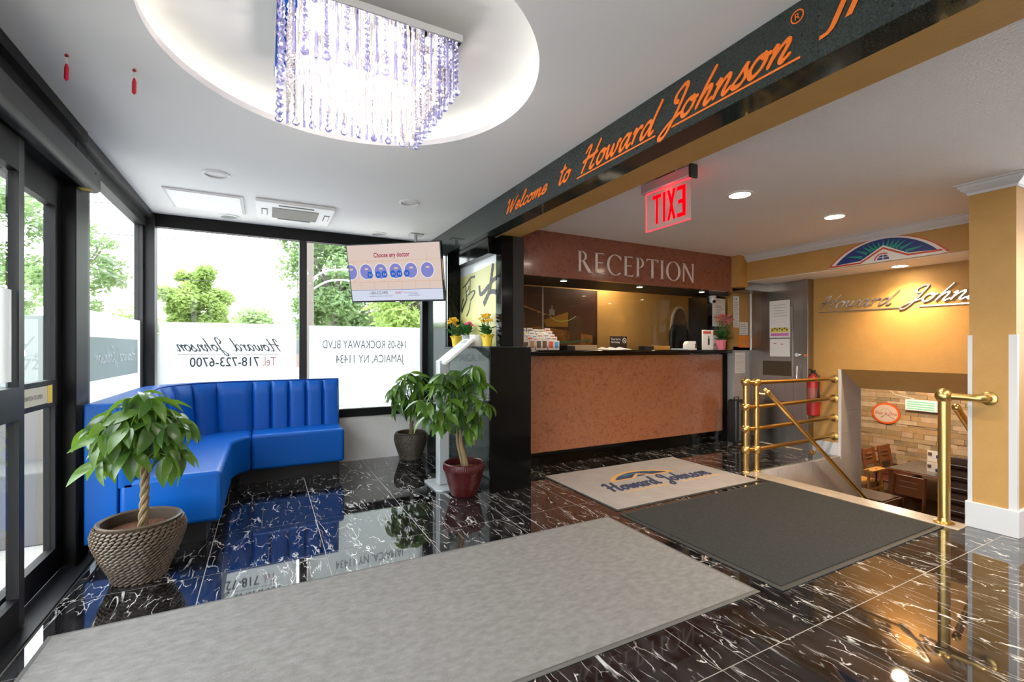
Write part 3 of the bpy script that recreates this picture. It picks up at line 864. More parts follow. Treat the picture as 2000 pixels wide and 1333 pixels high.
MB().box(2.69, 5.20, 4.36, 4.366, 1.175, 1.875).build('pane', glass_in, gp)
MB().box(2.68, 2.69, 4.357, 4.369, 1.175, 1.875).build('joint', alu, gp)
# ================================================================ THINGS
# ---- ceiling fittings
def downlight(x, y, z, label, lit, group, energy=0, r=.085, col=(1, .84, .62)):
    t = thing('recessed_downlight', label, 'downlight', (x, y, z), group=group)
    MB().lathe(x, y, [(r, z - .0005), (r, z - .006), (r*.82, z - .011), (r*.78, z - .004), (r*.78, z - .0005)], 32, close=True).build('trim_ring', white_pl, t, smooth=True)
    MB().lathe(x, y, [(.001, z - .0025), (r*.79, z - .0025), (r*.79, z - .0005), (.001, z - .0005)], 24, close=True).build('lens', lamp_on if lit else lamp_off, t)
    if energy: lamp('SPOT', 'downlight_beam', t, (x, y, z - .02), energy, col, .06, spot=130, blend=.8)
    return t
downlight(-.306, 3.79, ZC, 'unlit recessed downlight in lobby ceiling, nearest the entrance doors', False, 'lobby ceiling downlights')
downlight(1.046, 3.79, ZC, 'unlit recessed downlight in lobby ceiling, in front of the television', False, 'lobby ceiling downlights')
downlight(-.297, 4.96, ZC, 'unlit recessed downlight beside the square access panel, by the back window', False, 'lobby ceiling downlights')
downlight(1.047, 4.975, ZC, 'unlit recessed downlight above the television, by the back window', False, 'lobby ceiling downlights')
downlight(2.99, 2.178, ZR, 'lit warm downlight in textured ceiling nearest the exit sign', True, 'reception ceiling downlights', 50)
downlight(4.185, 2.173, ZR, 'lit warm downlight in textured ceiling nearest the arched logo', True, 'reception ceiling downlights', 50)
downlight(5.40, 2.22, 1.996, 'lit warm downlight under the ochre soffit washing the script lettering', True, None, 60, r=.075, col=(1, .70, .38))
for i, (x, y, lb) in enumerate(((2.99, .55, 'added unseen downlight behind the viewpoint, nearest the beam'), (4.185, .55, 'added unseen downlight behind the viewpoint, in front of the wall end'), (2.99, -1.1, 'added unseen downlight far behind the viewpoint, nearest the beam'), (4.185, -1.1, 'added unseen downlight far behind the viewpoint, away from the beam'))):
    downlight(x, y, ZR, lb, True, 'reception ceiling downlights', 50)  # extra downlights out of frame, added to brighten the reception side
for i, (x, lb) in enumerate(((2.62, 'left'), (3.62, 'middle'), (4.60, 'right'))):
    t = thing('spotlight', 'small spotlight under the reception fascia, ' + {'left': 'nearest the brochure rack', 'middle': 'above the no smoking sign', 'right': 'beside the dome camera'}[lb], 'spotlight', (x, 3.86, 1.875), group='spots under the fascia')
    MB().lathe(x, 3.86, [(.042, 1.8745), (.042, 1.868), (.03, 1.866), (.03, 1.8745)], 20, close=True).build('trim_ring', chrome, t, smooth=True)
    MB().lathe(x, 3.86, [(.001, 1.869), (.03, 1.869), (.03, 1.874), (.001, 1.874)], 16, close=True).build('lens', lamp_cool, t)
    lamp('SPOT', 'spotlight_beam', t, (x, 3.86, 1.86), 9, (1, .86, .66), .03, spot=110, blend=.7)
of = thing('office_lamp', 'square flush lamp on the office ceiling behind reception', 'lamp', (3.9, 4.6, 2.2))
MB().box(3.7, 4.1, 4.48, 4.72, 2.17, 2.2).build('diffuser', M_emit('office_lamp_lens', (1, .86, .62), 3.0), of)
lamp('POINT', 'office_lamp_light', of, (3.9, 4.6, 2.1), 9, (1, .82, .55), .1)

ac = thing('ceiling_air_conditioner', 'white ceiling cassette air conditioner with grey mesh grille', 'air conditioner', (.225, 4.51, ZC))
MB().box(-.08, .53, 4.22, 4.82, ZC - .028, ZC - .0005).build('panel', white_pl, ac, bevel=.012, seg=3)
MB().box(.045, .405, 4.36, 4.68, ZC - .033, ZC - .028).build('grille', M('grey_mesh', (0.42, 0.40, 0.37), .7, bump=(500, .8)), ac)
for y_ in (4.285, 4.715): MB().box(.09, .36, y_ - .016, y_ + .016, ZC - .0295, ZC - .0275).build('air_slot', M('dark_slot', (0.10, 0.09, 0.09), .7), ac)
for x_ in (-.035, .455):
    MB().box(x_, x_ + .045, 4.42, 4.62, ZC - .0295, ZC - .0275).build('air_slot', MATS['dark_slot'], ac)
    MB().box(x_ + .006, x_ + .04, 4.43, 4.61, ZC - .034, ZC - .028).build('louver', white_pl, ac)
ap = thing('access_panel', 'plain white square access panel in the lobby ceiling', 'access panel', (-.425, 4.52, ZC))
MB().box(-.685, -.165, 4.25, 4.79, ZC - .012, ZC - .0005).build('frame', white_trim, ap)
MB().box(-.665, -.185, 4.27, 4.77, ZC - .017, ZC - .012).build('hatch', M('brighter_white', (.9, .9, .9), .4), ap)
MB().box(-.205, -.195, 4.66, 4.70, ZC - .019, ZC - .017).build('latch', alu, ap)
for x_, lb in ((-.721, 'red paper tassel hanging from ceiling, nearer the doors'), (-.502, 'red paper tassel hanging from ceiling, nearer the round cove')):
    t = thing('paper_tassel', lb, 'decoration', (x_, 2.53, ZC - .11), group='red ceiling tassels')
    MB().ball((x_, 2.53, ZC - .006), .007, 8, 6).build('hook', red, t)
    MB().box(x_ - .004, x_ + .004, 2.528, 2.532, ZC - .045, ZC - .008).build('tape', M('clear_tape', (.8, .74, .74), .4), t)
    MB().tube([(x_, 2.53, ZC - .04), (x_, 2.53, ZC - .055), (x_ - .001, 2.53, ZC - .10), (x_ - .001, 2.53, ZC - .108)], [.004, .008, .008, .003], 8).build('tassel', M('red_foil', (.62, .01, .04), .35), t)

# ---- chandelier
ch = thing('crystal_chandelier', 'square crystal chandelier with mirror plate hanging in the round cove', 'chandelier', (CX, CY, ZC + .15))
px0, px1, py0, py1, pz = .03, .70, 1.75, 2.37, ZC + .03
MB().box(px0 + .22, px1 - .22, py0 + .22, py1 - .22, pz + .03, ZC + .15).build('mounting_box', white_pl, ch)
MB().box(px0, px1, py0, py1, pz + .003, pz + .03).build('plate_frame', white_trim, ch)
MB().box(px0 + .004, px1 - .004, py0 + .004, py1 - .004, pz, pz + .003).build('mirror_plate', mirror, ch)
def strand_mesh(beads, L, drop):
    mb = MB()
    z = 0
    for i in range(beads):
        d = L / beads
        r = .011 if i % 2 else .008
        mb.ball((0, 0, -d * (i + .5)), r, 6, 4, (1, 1, d * .5 / r * .98))
    if drop:
        mb.lathe(0, 0, [(.001, -L), (.004, -L - .006), (.017, -L - .030), (.012, -L - .040), (.001, -L - .046)], 8)
    me = mb.mesh('crystal_strand'); return me
s_bead = strand_mesh(8, .165, True); s_bead.materials.append(crystal_b)
s_bead2 = strand_mesh(10, .19, False); s_bead2.materials.append(crystal_c)
rod = MB()
for i, (a, b) in enumerate(((0, .10), (.103, .235))): rod.cyl((0, 0, -a), (0, 0, -b), .0055, n=6)
s_rod = rod.mesh('crystal_rod'); s_rod.materials.append(crystal_c)
rod = MB().cyl((0, 0, 0), (0, 0, -.10), .0048, n=6); rod.cyl((0, 0, -.103), (0, 0, -.20), .0055, n=6)
s_rod2 = rod.mesh('crystal_rod'); s_rod2.materials.append(crystal_b)
def hang(me, name, x, y, dz=0, sz=1):
    m_ = Matrix.Translation(Vector((x, y, pz - dz)) - BASE[ch.name]) @ Matrix.Diagonal((1, 1, sz, 1))
    inst(name, me, ch, m_)
nx_, ny_ = 19, 17
for i in range(nx_):
    for j in range(ny_):
        edge = min(i, j, nx_ - 1 - i, ny_ - 1 - j)
        x = px0 + .02 + (px1 - px0 - .04) * i / (nx_ - 1); y = py0 + .02 + (py1 - py0 - .04) * j / (ny_ - 1)
        if edge == 0:
            if (i + j) % 2 == 0: hang(s_bead, 'crystal_strand', x, y)
            else: hang(s_rod2, 'crystal_rod', x, y, 0, 1.04)
        elif edge == 1:
            if (i + j) % 2: hang(s_bead2, 'crystal_strand', x, y)
        elif (i + j) % 2 == 0:
            hang(s_rod, 'crystal_rod', x, y, 0, random.uniform(.92, 1.02))
for i in range(4):
    for j in range(4):
        x = px0 + .11 + (px1 - px0 - .22) * i / 3; y = py0 + .11 + (py1 - py0 - .22) * j / 3
        MB().ball((x, y, pz - .035), .011, 8, 6, (1, 1, 1.6)).build('bulb', bulb_m, ch)
for x, y in ((.22, 1.92), (.52, 1.92), (.22, 2.22), (.52, 2.22)):
    lamp('POINT', 'chandelier_light', ch, (x, y, pz - .23), 3, (1, .88, .80), .06)

# ---- beam lettering and other signs
t = thing('beam_lettering', 'orange script welcome lettering along the granite beam', 'lettering', (XW, 2.0, 2.2))
def bfn(Y0, Z0): return lambda a, b, c: (XW - .0008 - c, Y0 - a, Z0 + b)
f_ = bfn(3.20, 2.225)
script_word('Welcome', 0, .050, f_, t, orange_v, w=.24, width=.60)
script_word('to', .74, .060, f_, t, orange_v, w=.24, width=.12)
script_word('Howard', .96, .066, bfn(3.19, 2.222), t, orange_v, w=.24, width=.585)
script_word('Johnson', 1.58, .068, bfn(3.19, 2.222), t, orange_v, w=.24, width=.615)
MB().prism([(.93, -.022), (1.56, -.022), (1.56, -.014), (.93, -.014)], bfn(3.19, 2.222), 0, .002).build('underline', orange_v, t)
MB().prism([(1.66, -.022), (2.235, -.022), (2.235, -.014), (1.66, -.014)], bfn(3.19, 2.222), 0, .002).build('underline', orange_v, t)
rg = MB(); rg.strip(arc(2.225, .128, .021, .021, 0, 360, 24), [.004]*25, bfn(3.19, 2.222), 0, .002)
rg.build('registered_ring', orange_v, t)
text_part('R', .032, bfn(3.19 - 2.215, 2.222 + .117), orange_v, t, depth=.002)
text_part('JFK', .115, bfn(.87, 2.252), orange_v, t, depth=.002, shear=.35, width=.30, thick=.001)
t = thing('wall_lettering', 'silver script lettering on the ochre wall above the stairs', 'lettering', (XR, 2.4, 1.6))
f_ = lambda a, b, c: (XR - .001 - c, 3.09 - a, 1.648 + b)
script_word('Howard', 0, .070, f_, t, silver_v, w=.19, depth=.012, width=.70)
script_word('Johnson', .78, .080, f_, t, silver_v, w=.19, depth=.012, width=.80)
MB().prism([(.0, -.047), (.79, -.047), (.79, -.038), (.0, -.038)], f_, 0, .008).build('underline', silver_v, t)
MB().prism([(.93, -.047), (1.62, -.047), (1.62, -.036), (.93, -.036)], f_, 0, .008).build('underline', silver_v, t)
# RECEPTION: roman capitals built from thick and thin strokes with serifs
t = thing('reception_lettering', 'pale metal capitals spelling reception on the brown fascia', 'lettering', (3.5, 3.72, 2.0))
def roman(ch_):
    th, tn, sf_ = .105, .042, .035
    S_ = []
    def bar(x, w, y0=0, y1=1, s0=True, s1=True):
        S_.append([(x - w/2, y0), (x + w/2, y0), (x + w/2, y1), (x - w/2, y1)])
        if s0: S_.append([(x - w/2 - .07, y0), (x + w/2 + .07, y0), (x + w/2, y0 + sf_), (x - w/2, y0 + sf_)])
        if s1: S_.append([(x - w/2 - .07, y1), (x - w/2, y1 - sf_), (x + w/2, y1 - sf_), (x + w/2 + .07, y1)])
    def hbar(x0, x1, y, w, ser=0):
        S_.append([(x0, y - w/2), (x1, y - w/2), (x1, y + w/2), (x0, y + w/2)])
        if ser: S_.append([(x1 - .04, y - w/2), (x1 + .02, y + ser), (x1 + .02, y + ser), (x1, y - w/2)][:3])
    def ringseg(cx, cy, rx, ry, a0, a1, tx, ty, n=20):
        o_ = arc(cx, cy, rx, ry, a0, a1, n); i_ = arc(cx, cy, rx - tx, ry - ty, a0, a1, n)
        for k in range(n): S_.append([o_[k], o_[k+1], i_[k+1], i_[k]])
    if ch_ == 'R':
        bar(.18, th); ringseg(.24, .76, .34, .25, -90, 90, .09, .03); hbar(.2, .26, .985, .03); hbar(.2, .26, .525, .03)
        S_.append([(.33, .53), (.46, .53), (.86, .02), (.68, .0)]); S_.append([(.68, 0), (.95, -.03), (.95, 0), (.86, .03)]); wd = .95
    elif ch_ == 'E':
        bar(.16, th); hbar(.16, .60, .98, .04, -.09); hbar(.16, .54, .53, .04); hbar(.16, .64, .02, .045, .1); wd = .72
    elif ch_ == 'C':
        ringseg(.55, .5, .52, .52, 48, 312, .115, .03, 28); S_.append([(.88, .78), (.93, .78), (.93, .95), (.87, .90)]); wd = 1.0
    elif ch_ == 'P':
        bar(.18, th); ringseg(.24, .74, .34, .27, -100, 90, .09, .03); hbar(.2, .26, .985, .035); wd = .70
    elif ch_ == 'T':
        bar(.42, th, 0, 1, True, False); hbar(.02, .82, .98, .04); S_.append([(.0, .86), (.03, .86), (.08, .97), (.02, 1)]); S_.append([(.81, .86), (.84, .86), (.82, 1), (.76, .97)]); wd = .86
    elif ch_ == 'I': bar(.18, th); wd = .40
    elif ch_ == 'O': ringseg(.54, .5, .52, .52, 0, 360, .115, .03, 36); wd = 1.12
    elif ch_ == 'N':
        bar(.14, tn, 0, 1, True, True); bar(.86, tn, 0, 1, False, True); S_.append([(.06, 1), (.22, 1), (.89, .0), (.86, -.04)]); wd = 1.0
    return S_, wd
H_ = .205
tot = sum(roman(c)[1] for c in 'RECEPTION') + .08 * 8
kx = 1.635 / (tot * H_); x = 2.675
for c in 'RECEPTION':
    st, wd = roman(c)
    mb = MB()
    for poly in st:
        mb.prism([(x + a * H_ * kx, 1.945 + b * H_) for a, b in poly], lambda a, b, c_: (a, 3.7195 - c_, b), 0, .012)
    mb.build('letter', letter_m, t)
    x += (wd + .08) * H_ * kx
# arched logo on the soffit
t = thing('arched_logo', 'arched sunburst logo with red and white roofline on ochre soffit', 'logo', (5.10, 2.22, 2.0))
W2, Hh = .485, .228
lf2 = lambda a, b, c: (5.0995 - c, 2.225 - a, 2.012 + b)
def lens(k, base=0.0):
    # circular segment of half width W2*k
    w = W2 * k; h = Hh * k; r = (w*w + h*h) / (2*h); a = math.degrees(math.asin(min(1, w / r)))
    return [(r * math.sin(R(q)), base + r * math.cos(R(q)) - (r - h)) for q in [a - 2*a*i/40 for i in range(41)]]
MB().prism(lens(1.0), lf2, 0, .003).build('white_base', logo_white, t)
o_ = lens(1.0); i_ = lens(.955, .004)
mb = MB()
for k in range(40): mb.prism([o_[k], o_[k+1], i_[k+1], i_[k]], lf2, .003, .0045)
mb.build('red_arch', orange_red, t)
bl = lens(.86, .012)
MB().prism(bl, lf2, .003, .0042).build('blue_field', logo_blue, t)
mb = MB()
for q in range(12, 170, 13):
    a_ = R(q); rr = W2 * .82
    tip = (0, .03)
    def on(a):
        # point on the lens edge along direction a from the tip
        best = None
        for k in range(40):
            p = bl[k]; d = abs(math.atan2(p[1] - tip[1], p[0] - tip[0]) - a)
            if best is None or d < best[0]: best = (d, p)
        return best[1]
    e_ = on(a_)
    dx, dy = e_[0] - tip[0], e_[1] - tip[1]
    d = math.hypot(dx, dy)
    if d < .05 or e_[1] < tip[1]: continue
    s1 = (tip[0] + dx * .96, tip[1] + dy * .96); s0 = (tip[0] + dx * .52, tip[1] + dy * .52)
    nxx, nyy = -dy / d, dx / d
    mb.prism([(s0[0] - nxx*.014, s0[1] - nyy*.014), (s1[0], s1[1]), (s0[0] + nxx*.014, s0[1] + nyy*.014)], lf2, .0042, .005)
mb.build('green_ray', logo_green, t)
roof = [(-.455, .0), (-.455, .012), (-.19, .012), (0, .125), (.19, .022), (.455, .022), (.455, .0)]
MB().prism([(-.44, -.004), (-.40, .020), (-.19, .030), (0, .148), (.19, .044), (.39, .034), (.44, -.004)], lf2, .0042, .0056).build('white_roof', logo_white, t)
mb = MB()
mb.strip([(-.455, .010), (-.19, .010), (0, .122), (.19, .026), (.43, .026)], [.017]*5, lf2, .0056, .0066)
mb.build('red_roofline', orange_red, t)
mb = MB(); mb.strip(arc(0, .012, .068, .060, 60, 180, 12), [.011]*13, lf2, .0056, .0068)
mb.build('red_dormer', orange_red, t)
mb = MB()
hp = arc(0, .014, .048, .044, 0, 180, 16)
mb.prism(hp, lf2, .0056, .0066); dm = mb.build('blue_dormer', logo_blue, t)
mb = MB(); mb.prism([(-.003, .012), (.003, .012), (.003, .062), (-.003, .062)], lf2, .0066, .0072); mb.prism([(-.05, .032), (.05, .032), (.05, .037), (-.05, .037)], lf2, .0066, .0072)
mb.build('white_mullion', logo_white, dm)
# exit sign (clear edge-lit panel; lettering reads from the other side)
t = thing('exit_sign', 'edge lit red exit sign hanging from the ceiling beside the beam', 'exit sign', (2.25, 2.16, 1.97))
MB().box(2.222, 2.278, 1.955, 2.36, 2.225, 2.29).build('housing', alu, t, bevel=.006)
MB().box(2.218, 2.282, 1.940, 1.956, 2.215, 2.296).build('end_cap', black_mat, t, bevel=.004)
MB().box(2.23, 2.27, 2.08, 2.24, 2.288, 2.30).build('ceiling_bracket', black_mat, t)
MB().box(2.246, 2.254, 1.968, 2.335, 1.975, 2.225).build('clear_panel', M_film('edge_lit_acrylic', (.80, .55, .55), .5, .72), t)
ef = lambda a, b, c: (2.2445 - c, 2.0 + a, 2.005 + b)
mb = MB()
def seg(poly): mb.prism(poly, ef, 0, .001)
def rc(x0, x1, y0, y1): seg([(x0, y0), (x1, y0), (x1, y1), (x0, y1)])
w_ = .025; hh = .19
rc(.0, w_, 0, hh); rc(w_, .066, 0, w_); rc(w_, .058, hh/2 - w_/2, hh/2 + w_/2); rc(w_, .066, hh - w_, hh)     # E
seg([(.078, 0), (.098, 0), (.146, hh), (.126, hh)]); seg([(.126, 0), (.146, 0), (.098, hh), (.078, hh)])          # X
rc(.162, .182, 0, hh)                                                                                           # I
rc(.224, .244, 0, hh); rc(.198, .27, hh - w_, hh)                                                               # T
mb.build('letters', exit_red, t)
ed = MB(); ed.box(2.2455, 2.2545, 2.334, 2.338, 1.975, 2.225); ed.box(2.2455, 2.2545, 1.965, 2.338, 1.971, 1.9755); ed.box(2.2455, 2.2545, 1.965, 2.338, 2.219, 2.225)
ed.build('glowing_edge', M_emit('exit_edge', (1, .06, .08), .8), t)
lamp('POINT', 'exit_glow', t, (2.25, 2.14, 2.2), .5, (1, .03, .03), .06)
# ---- mats
def mat_thing(name, label, x0, x1, y0, y1, m_, border, bw=.03, h=.009):
    t = thing(name, label, 'mat', ((x0+x1)/2, (y0+y1)/2, 0))
    MB().box(x0, x1, y0, y1, .0005, h * .6).build('rubber_edge', border, t, bevel=.002)
    MB().box(x0 + bw, x1 - bw, y0 + bw, y1 - bw, h * .6, h).build('pile', m_, t, bevel=.002)
    return t
t = mat_thing('entrance_carpet', 'long pale grey entrance carpet reaching from the doors', -.80, 2.145, 1.45, 2.60, carpet, M('grey_rubber', (.10, .095, .09), .7), .02)
mat_thing('ribbed_mat', 'charcoal ribbed rubber mat in front of the stairs', 2.245, 4.00, 1.40, 2.60, dark_mat, rubber, .03, .012)
hm = mat_thing('logo_mat', 'pale grey logo mat in front of the reception counter', 2.275, 3.94, 2.655, 3.70, pale_mat, rubber, .018)
mf = lambda a, b, c: (2.275 + a, 2.655 + b, .0092 + c)
mf2 = lambda a, b, c: mf(.26 + a, .36 + b, c)
script_word('Howard', 0, .105, mf2, hm, navy, w=.26, depth=.0012, shear=.1, width=.56)
script_word('Johnson', .60, .105, mf2, hm, navy, w=.26, depth=.0012, shear=.1, width=.60)
u_ = MB(); u_.prism([(.10, -.06), (.58, -.06), (.58, -.045), (.10, -.045)], mf2, 0, .001); u_.prism([(.76, -.06), (1.24, -.06), (1.24, -.045), (.76, -.045)], mf2, 0, .001)
u_.build('gold_underline', gold, hm)
def lens2(w, h, n=30):
    r = (w*w + h*h) / (2*h); a = math.degrees(math.asin(w / r))
    return [(r * math.sin(R(q)), r * math.cos(R(q)) - (r - h)) for q in [a - 2*a*i/n for i in range(n + 1)]]
mf3 = lambda a, b, c: mf(.82 + a, .585 + b, c)
o_ = lens2(.40, .20); i_ = lens2(.355, .168)
u_ = MB()
for k in range(30): u_.prism([o_[k], o_[k+1], i_[k+1], i_[k]], mf3, 0, .001)
u_.strip([(-.36, .005), (-.13, .005), (0, .10), (.13, .015), (.37, .015)], [.02]*5, mf3, .001, .0016)
u_.build('gold_arch', gold, hm)
u_ = MB()
top = lens2(.34, .158)
for sgn in (-1, 1):
    pts = [p for p in top if p[0] * sgn >= 0]
    if sgn > 0: poly = pts + [(0, .115), (.13, .03)]
    else: poly = pts + [(-.13, .02), (0, .115)]
    u_.prism(poly, mf3, 0, .001)
u_.build('navy_field', navy, hm)
u_ = MB()
for q in range(20, 165, 11):
    c_, s_ = math.cos(R(q)), math.sin(R(q))
    e_ = (.28 * c_, .10 + .045 * s_)
    u_.prism([(e_[0]*.55 - .008, .085 + .02*s_), (e_[0], e_[1]), (e_[0]*.55 + .008, .085 + .02*s_)], mf3, .001, .0014)
u_.build('teal_ray', teal, hm)
MB().prism(arc(0, .03, .05, .035, 0, 180, 12), mf3, 0, .0012).build('navy_dormer', navy, hm)

# ---- blue corner sofa
so = thing('corner_sofa', 'blue vinyl corner sofa with channelled back under the windows', 'sofa', (-.3, 4.4, 0))
ident = lambda a, b, c: (a, b, c)
ze, ys0 = .885, 3.385
plinth = [(-.86, ys0 + .07), (-.33, ys0 + .07), (-.33, 4.50), (-.20, 4.72), (.62, 4.72), (.62, 5.12), (-.55, 5.12), (-.86, 4.85)]
MB().prism(plinth, ident, 0, .14).build('plinth', black_mat, so)
seat1 = [(-.744, ys0), (-.245, ys0), (-.245, 4.40), (-.215, 4.50), (-.165, 4.585), (-.118, 4.63), (-.118, 5.06), (-.35, 5.06), (-.744, 4.75)]
MB().prism(seat1, ident, .13, .44).build('seat', blue_vinyl, so, bevel=.028, seg=4)
seat2 = [(-.114, 4.625), (.655, 4.625), (.655, 5.06), (-.114, 5.06)]
MB().prism(seat2, ident, .13, .44).build('seat', blue_vinyl, so, bevel=.028, seg=4)
# back shell (outer face)
n_ = 10
outer = [(-.895, ys0)] + [(-.895, 4.62)] + [(-.895 + .53 - .53*math.cos(R(90*i/n_)), 4.62 + .53*math.sin(R(90*i/n_))) for i in range(1, n_ + 1)] + [(.655, 5.15)]
inner = [(-.745, ys0)] + [(-.745, 4.50)] + [(-.745 + .55 - .55*math.cos(R(90*i/n_)), 4.50 + .55*math.sin(R(90*i/n_))) for i in range(1, n_ + 1)] + [(.655, 5.05)]
mb = MB(); k = len(outer)
vs = [(x, y, .10) for x, y in outer] + [(x, y, .10) for x, y in inner] + [(x, y, ze) for x, y in outer] + [(x, y, ze) for x, y in inner]
fs = []
for i in range(k - 1):
    fs += [(i, i+1, 2*k + i+1, 2*k + i), (k + i, 3*k + i, 3*k + i+1, k + i+1), (2*k + i, 2*k + i+1, 3*k + i+1, 3*k + i), (i, k + i, k + i+1, i+1)]
fs += [(0, 2*k, 3*k, k), (k - 1, 2*k - 1, 4*k - 1, 3*k - 1)]
mb.add(vs, fs); mb.build('back_shell', blue_vinyl, so, bevel=.008)
MB().tube([(x, y, ze + .001) for x, y in [(-.75, ys0)] + inner[1:]], .006, 8).build('piping', blue_dark, so, smooth=True)
# channels
def chan_path():
    segs = []
    nL = 7
    for i in range(nL): segs.append(((-.745, ys0 + (4.50 - ys0) * i / nL), (-.745, ys0 + (4.50 - ys0) * (i + 1) / nL), (1, 0), (1, 0)))
    for i in range(4):
        a0, a1 = R(90*i/4), R(90*(i+1)/4)
        p0 = (-.195 - .55*math.cos(a0), 4.50 + .55*math.sin(a0)); p1 = (-.195 - .55*math.cos(a1), 4.50 + .55*math.sin(a1))
        if i == 3: p1 = (-.118, 5.05)
        segs.append((p0, p1, (math.cos(a0), -math.sin(a0)), (math.cos(a1), -math.sin(a1))))
    nR = 5; xs_ = -.114
    for i in range(nR): segs.append(((xs_ + (.655 - xs_) * i / nR, 5.05), (xs_ + (.655 - xs_) * (i + 1) / nR, 5.05), (0, -1), (0, -1)))
    return segs
for p0, p1, n0, n1 in chan_path():
    if math.hypot(p1[0]-p0[0], p1[1]-p0[1]) < .09: continue
    mb = MB(); nt_, nz = 8, 8; vs = []; fs = []
    for j in range(nz + 1):
        s_ = j / nz; z = .40 + (ze - .006 - .40) * s_
        for i in range(nt_ + 1):
            t_ = i / nt_
            bul = (1 - abs(2*t_ - 1) ** 7)
            top = (1 - max(0, (s_ - .86) / .14) ** 4)
            o_ = .012 + .030 * bul * top + .050 * (1 - s_) 
            nx = n0[0] + (n1[0]-n0[0]) * t_; ny = n0[1] + (n1[1]-n0[1]) * t_
            vs.append((p0[0] + (p1[0]-p0[0]) * t_ + nx * o_, p0[1] + (p1[1]-p0[1]) * t_ + ny * o_, z))
    for j in range(nz):
        for i in range(nt_):
            a = j*(nt_+1) + i
            fs.append((a, a+1, a+nt_+2, a+nt_+1))
    # close the channel onto the shell
    o = len(vs)
    for j in (0, nz):
        z = .40 + (ze - .006 - .40) * j / nz
        for i in range(nt_ + 1):
            t_ = i / nt_
            vs.append((p0[0] + (p1[0]-p0[0]) * t_, p0[1] + (p1[1]-p0[1]) * t_, z))
    for i in range(nt_):
        fs.append((i, o + i, o + i + 1, i + 1))
        b = nz*(nt_+1)
        fs.append((b + i, b + i + 1, o + nt_ + 1 + i + 1, o + nt_ + 1 + i))
    fs.append(tuple(j*(nt_+1) for j in range(nz, -1, -1)) + (o, o + nt_ + 1))
    fs.append(tuple(j*(nt_+1) + nt_ for j in range(nz + 1)) + (o + 2*nt_ + 1, o + nt_))
    mb.add(vs, fs).build('back_channel', blue_vinyl, so, smooth=True)

# ---- television
ty, tt = .677, .222
tn = Vector((-math.sin(ty), -math.cos(ty), 0)); tr = Vector((math.cos(ty), -math.sin(ty), 0)); tu = Vector((0, 0, 1))
tn2 = tn * math.cos(tt) - tu * math.sin(tt); tu2 = tu * math.cos(tt) + tn * math.sin(tt)
tc_ = Vector((1.085, 4.452, 1.918))
def tvf(a, b, c): return tuple(tc_ + tr * a + tu2 * b + tn2 * c)
tv = thing('television', 'flat screen television tilted down from a ceiling mount', 'television', (1.085, 4.452, 1.62))
MB().prism([(-.48, -.28), (.48, -.28), (.48, .28), (-.48, .28)], tvf, -.045, 0).build('bezel', M('tv_black', (.012, .013, .016), .3), tv, bevel=.004)
def scr(name, col, s): return M_emit(name, col, s * .56)
sc_bg = scr('screen_peach', (.80, .64, .57), .80)
screen = MB().flat([(-.468, -.262), (.468, -.262), (.468, .270), (-.468, .270)], tvf, .0012).build('screen', sc_bg, tv, recalc=False)
def sflat(name, polys, mat, c):
    mb = MB()
    for p in polys: mb.flat(p, tvf, c)
    return mb.build(name, mat, screen, recalc=False)
rect = lambda x0, x1, y0, y1: [(x0, y0), (x1, y0), (x1, y1), (x0, y1)]
sflat('brick_line', [rect(-.468, .468, .115, .119), rect(-.468, .468, -.085, -.081)] + [rect(-.36 + .14*i, -.356 + .14*i, -.155, -.085) for i in range(6)] + [rect(-.42 + .15*i, -.414 + .15*i, -.08, .115) for i in range(7)] + [rect(.33, .334, .12, .19)], scr('screen_orange_line', (.80, .48, .30), .8), .0015)
sflat('lower_band', [rect(-.468, .468, -.262, -.160)], scr('screen_white', (.70, .74, .88), .85), .0016)
sflat('band_line', [rect(-.468, .468, -.162, -.158)], scr('screen_blue_line', (.12, .22, .55), .7), .0017)
cxs = [-.425, -.285, -.140, .008, .158, .315]
def clip(poly): return [(max(-.468, min(.468, a)), b) for a, b in poly]
cxs = [-.445, -.290, -.143, .012, .165, .325, .455][:6]
sflat('circle_rim', [clip(arc(x, .018, .071, .078, 0, 360, 28)[:-1]) for x in (-.452, -.292, -.142, .012, .166, .330)] + [clip(arc(.44, .018, .07, .078, 0, 360, 28)[:-1])][:0], scr('screen_rim', (.84, .80, .84), .85), .0020)
sflat('circle', [clip(arc(x, .018, .063, .070, 0, 360, 28)[:-1]) for x in (-.452, -.292, -.142, .012, .166, .330)], scr('screen_violet', (.26, .27, .66), .8), .0022)
sflat('circle_cap', [rect(x - .012, x + .022, .035, .052) for x in (-.452, -.292, -.142, .012, .166, .330)], scr('screen_cream', (.80, .62, .45), .8), .0024)
bx = [(-.255, -.014), (-.172, -.014), (-.105, -.012), (-.018, -.010), (.048, -.010), (.122, -.008)]
sflat('badge', [arc(x, y, .029, .033, 0, 360, 20)[:-1] for x, y in bx], scr('screen_blue', (.03, .14, .62), .8), .0026)
for x, y in bx: text_part('H', .038, lambda a, b, c, x=x, y=y: tvf(x - .012 + a, y - .013 + b, .003), sc_bg, screen, name='badge_letter')
text_part('Choose any doctor', .062, lambda a, b, c: tvf(-.20 + a, .150 + b, .0026), scr('screen_magenta', (.45, .02, .10), .7), screen, width=.365, thick=.0012)
text_part('1-800-522-9495', .042, lambda a, b, c: tvf(-.285 + a, -.202 + b, .0026), scr('screen_grey', (.10, .11, .15), .6), screen, width=.19)
text_part('AARP', .034, lambda a, b, c: tvf(-.018 + a, -.200 + b, .0026), scr('screen_red', (.65, .03, .04), .8), screen, width=.075, shear=.3)
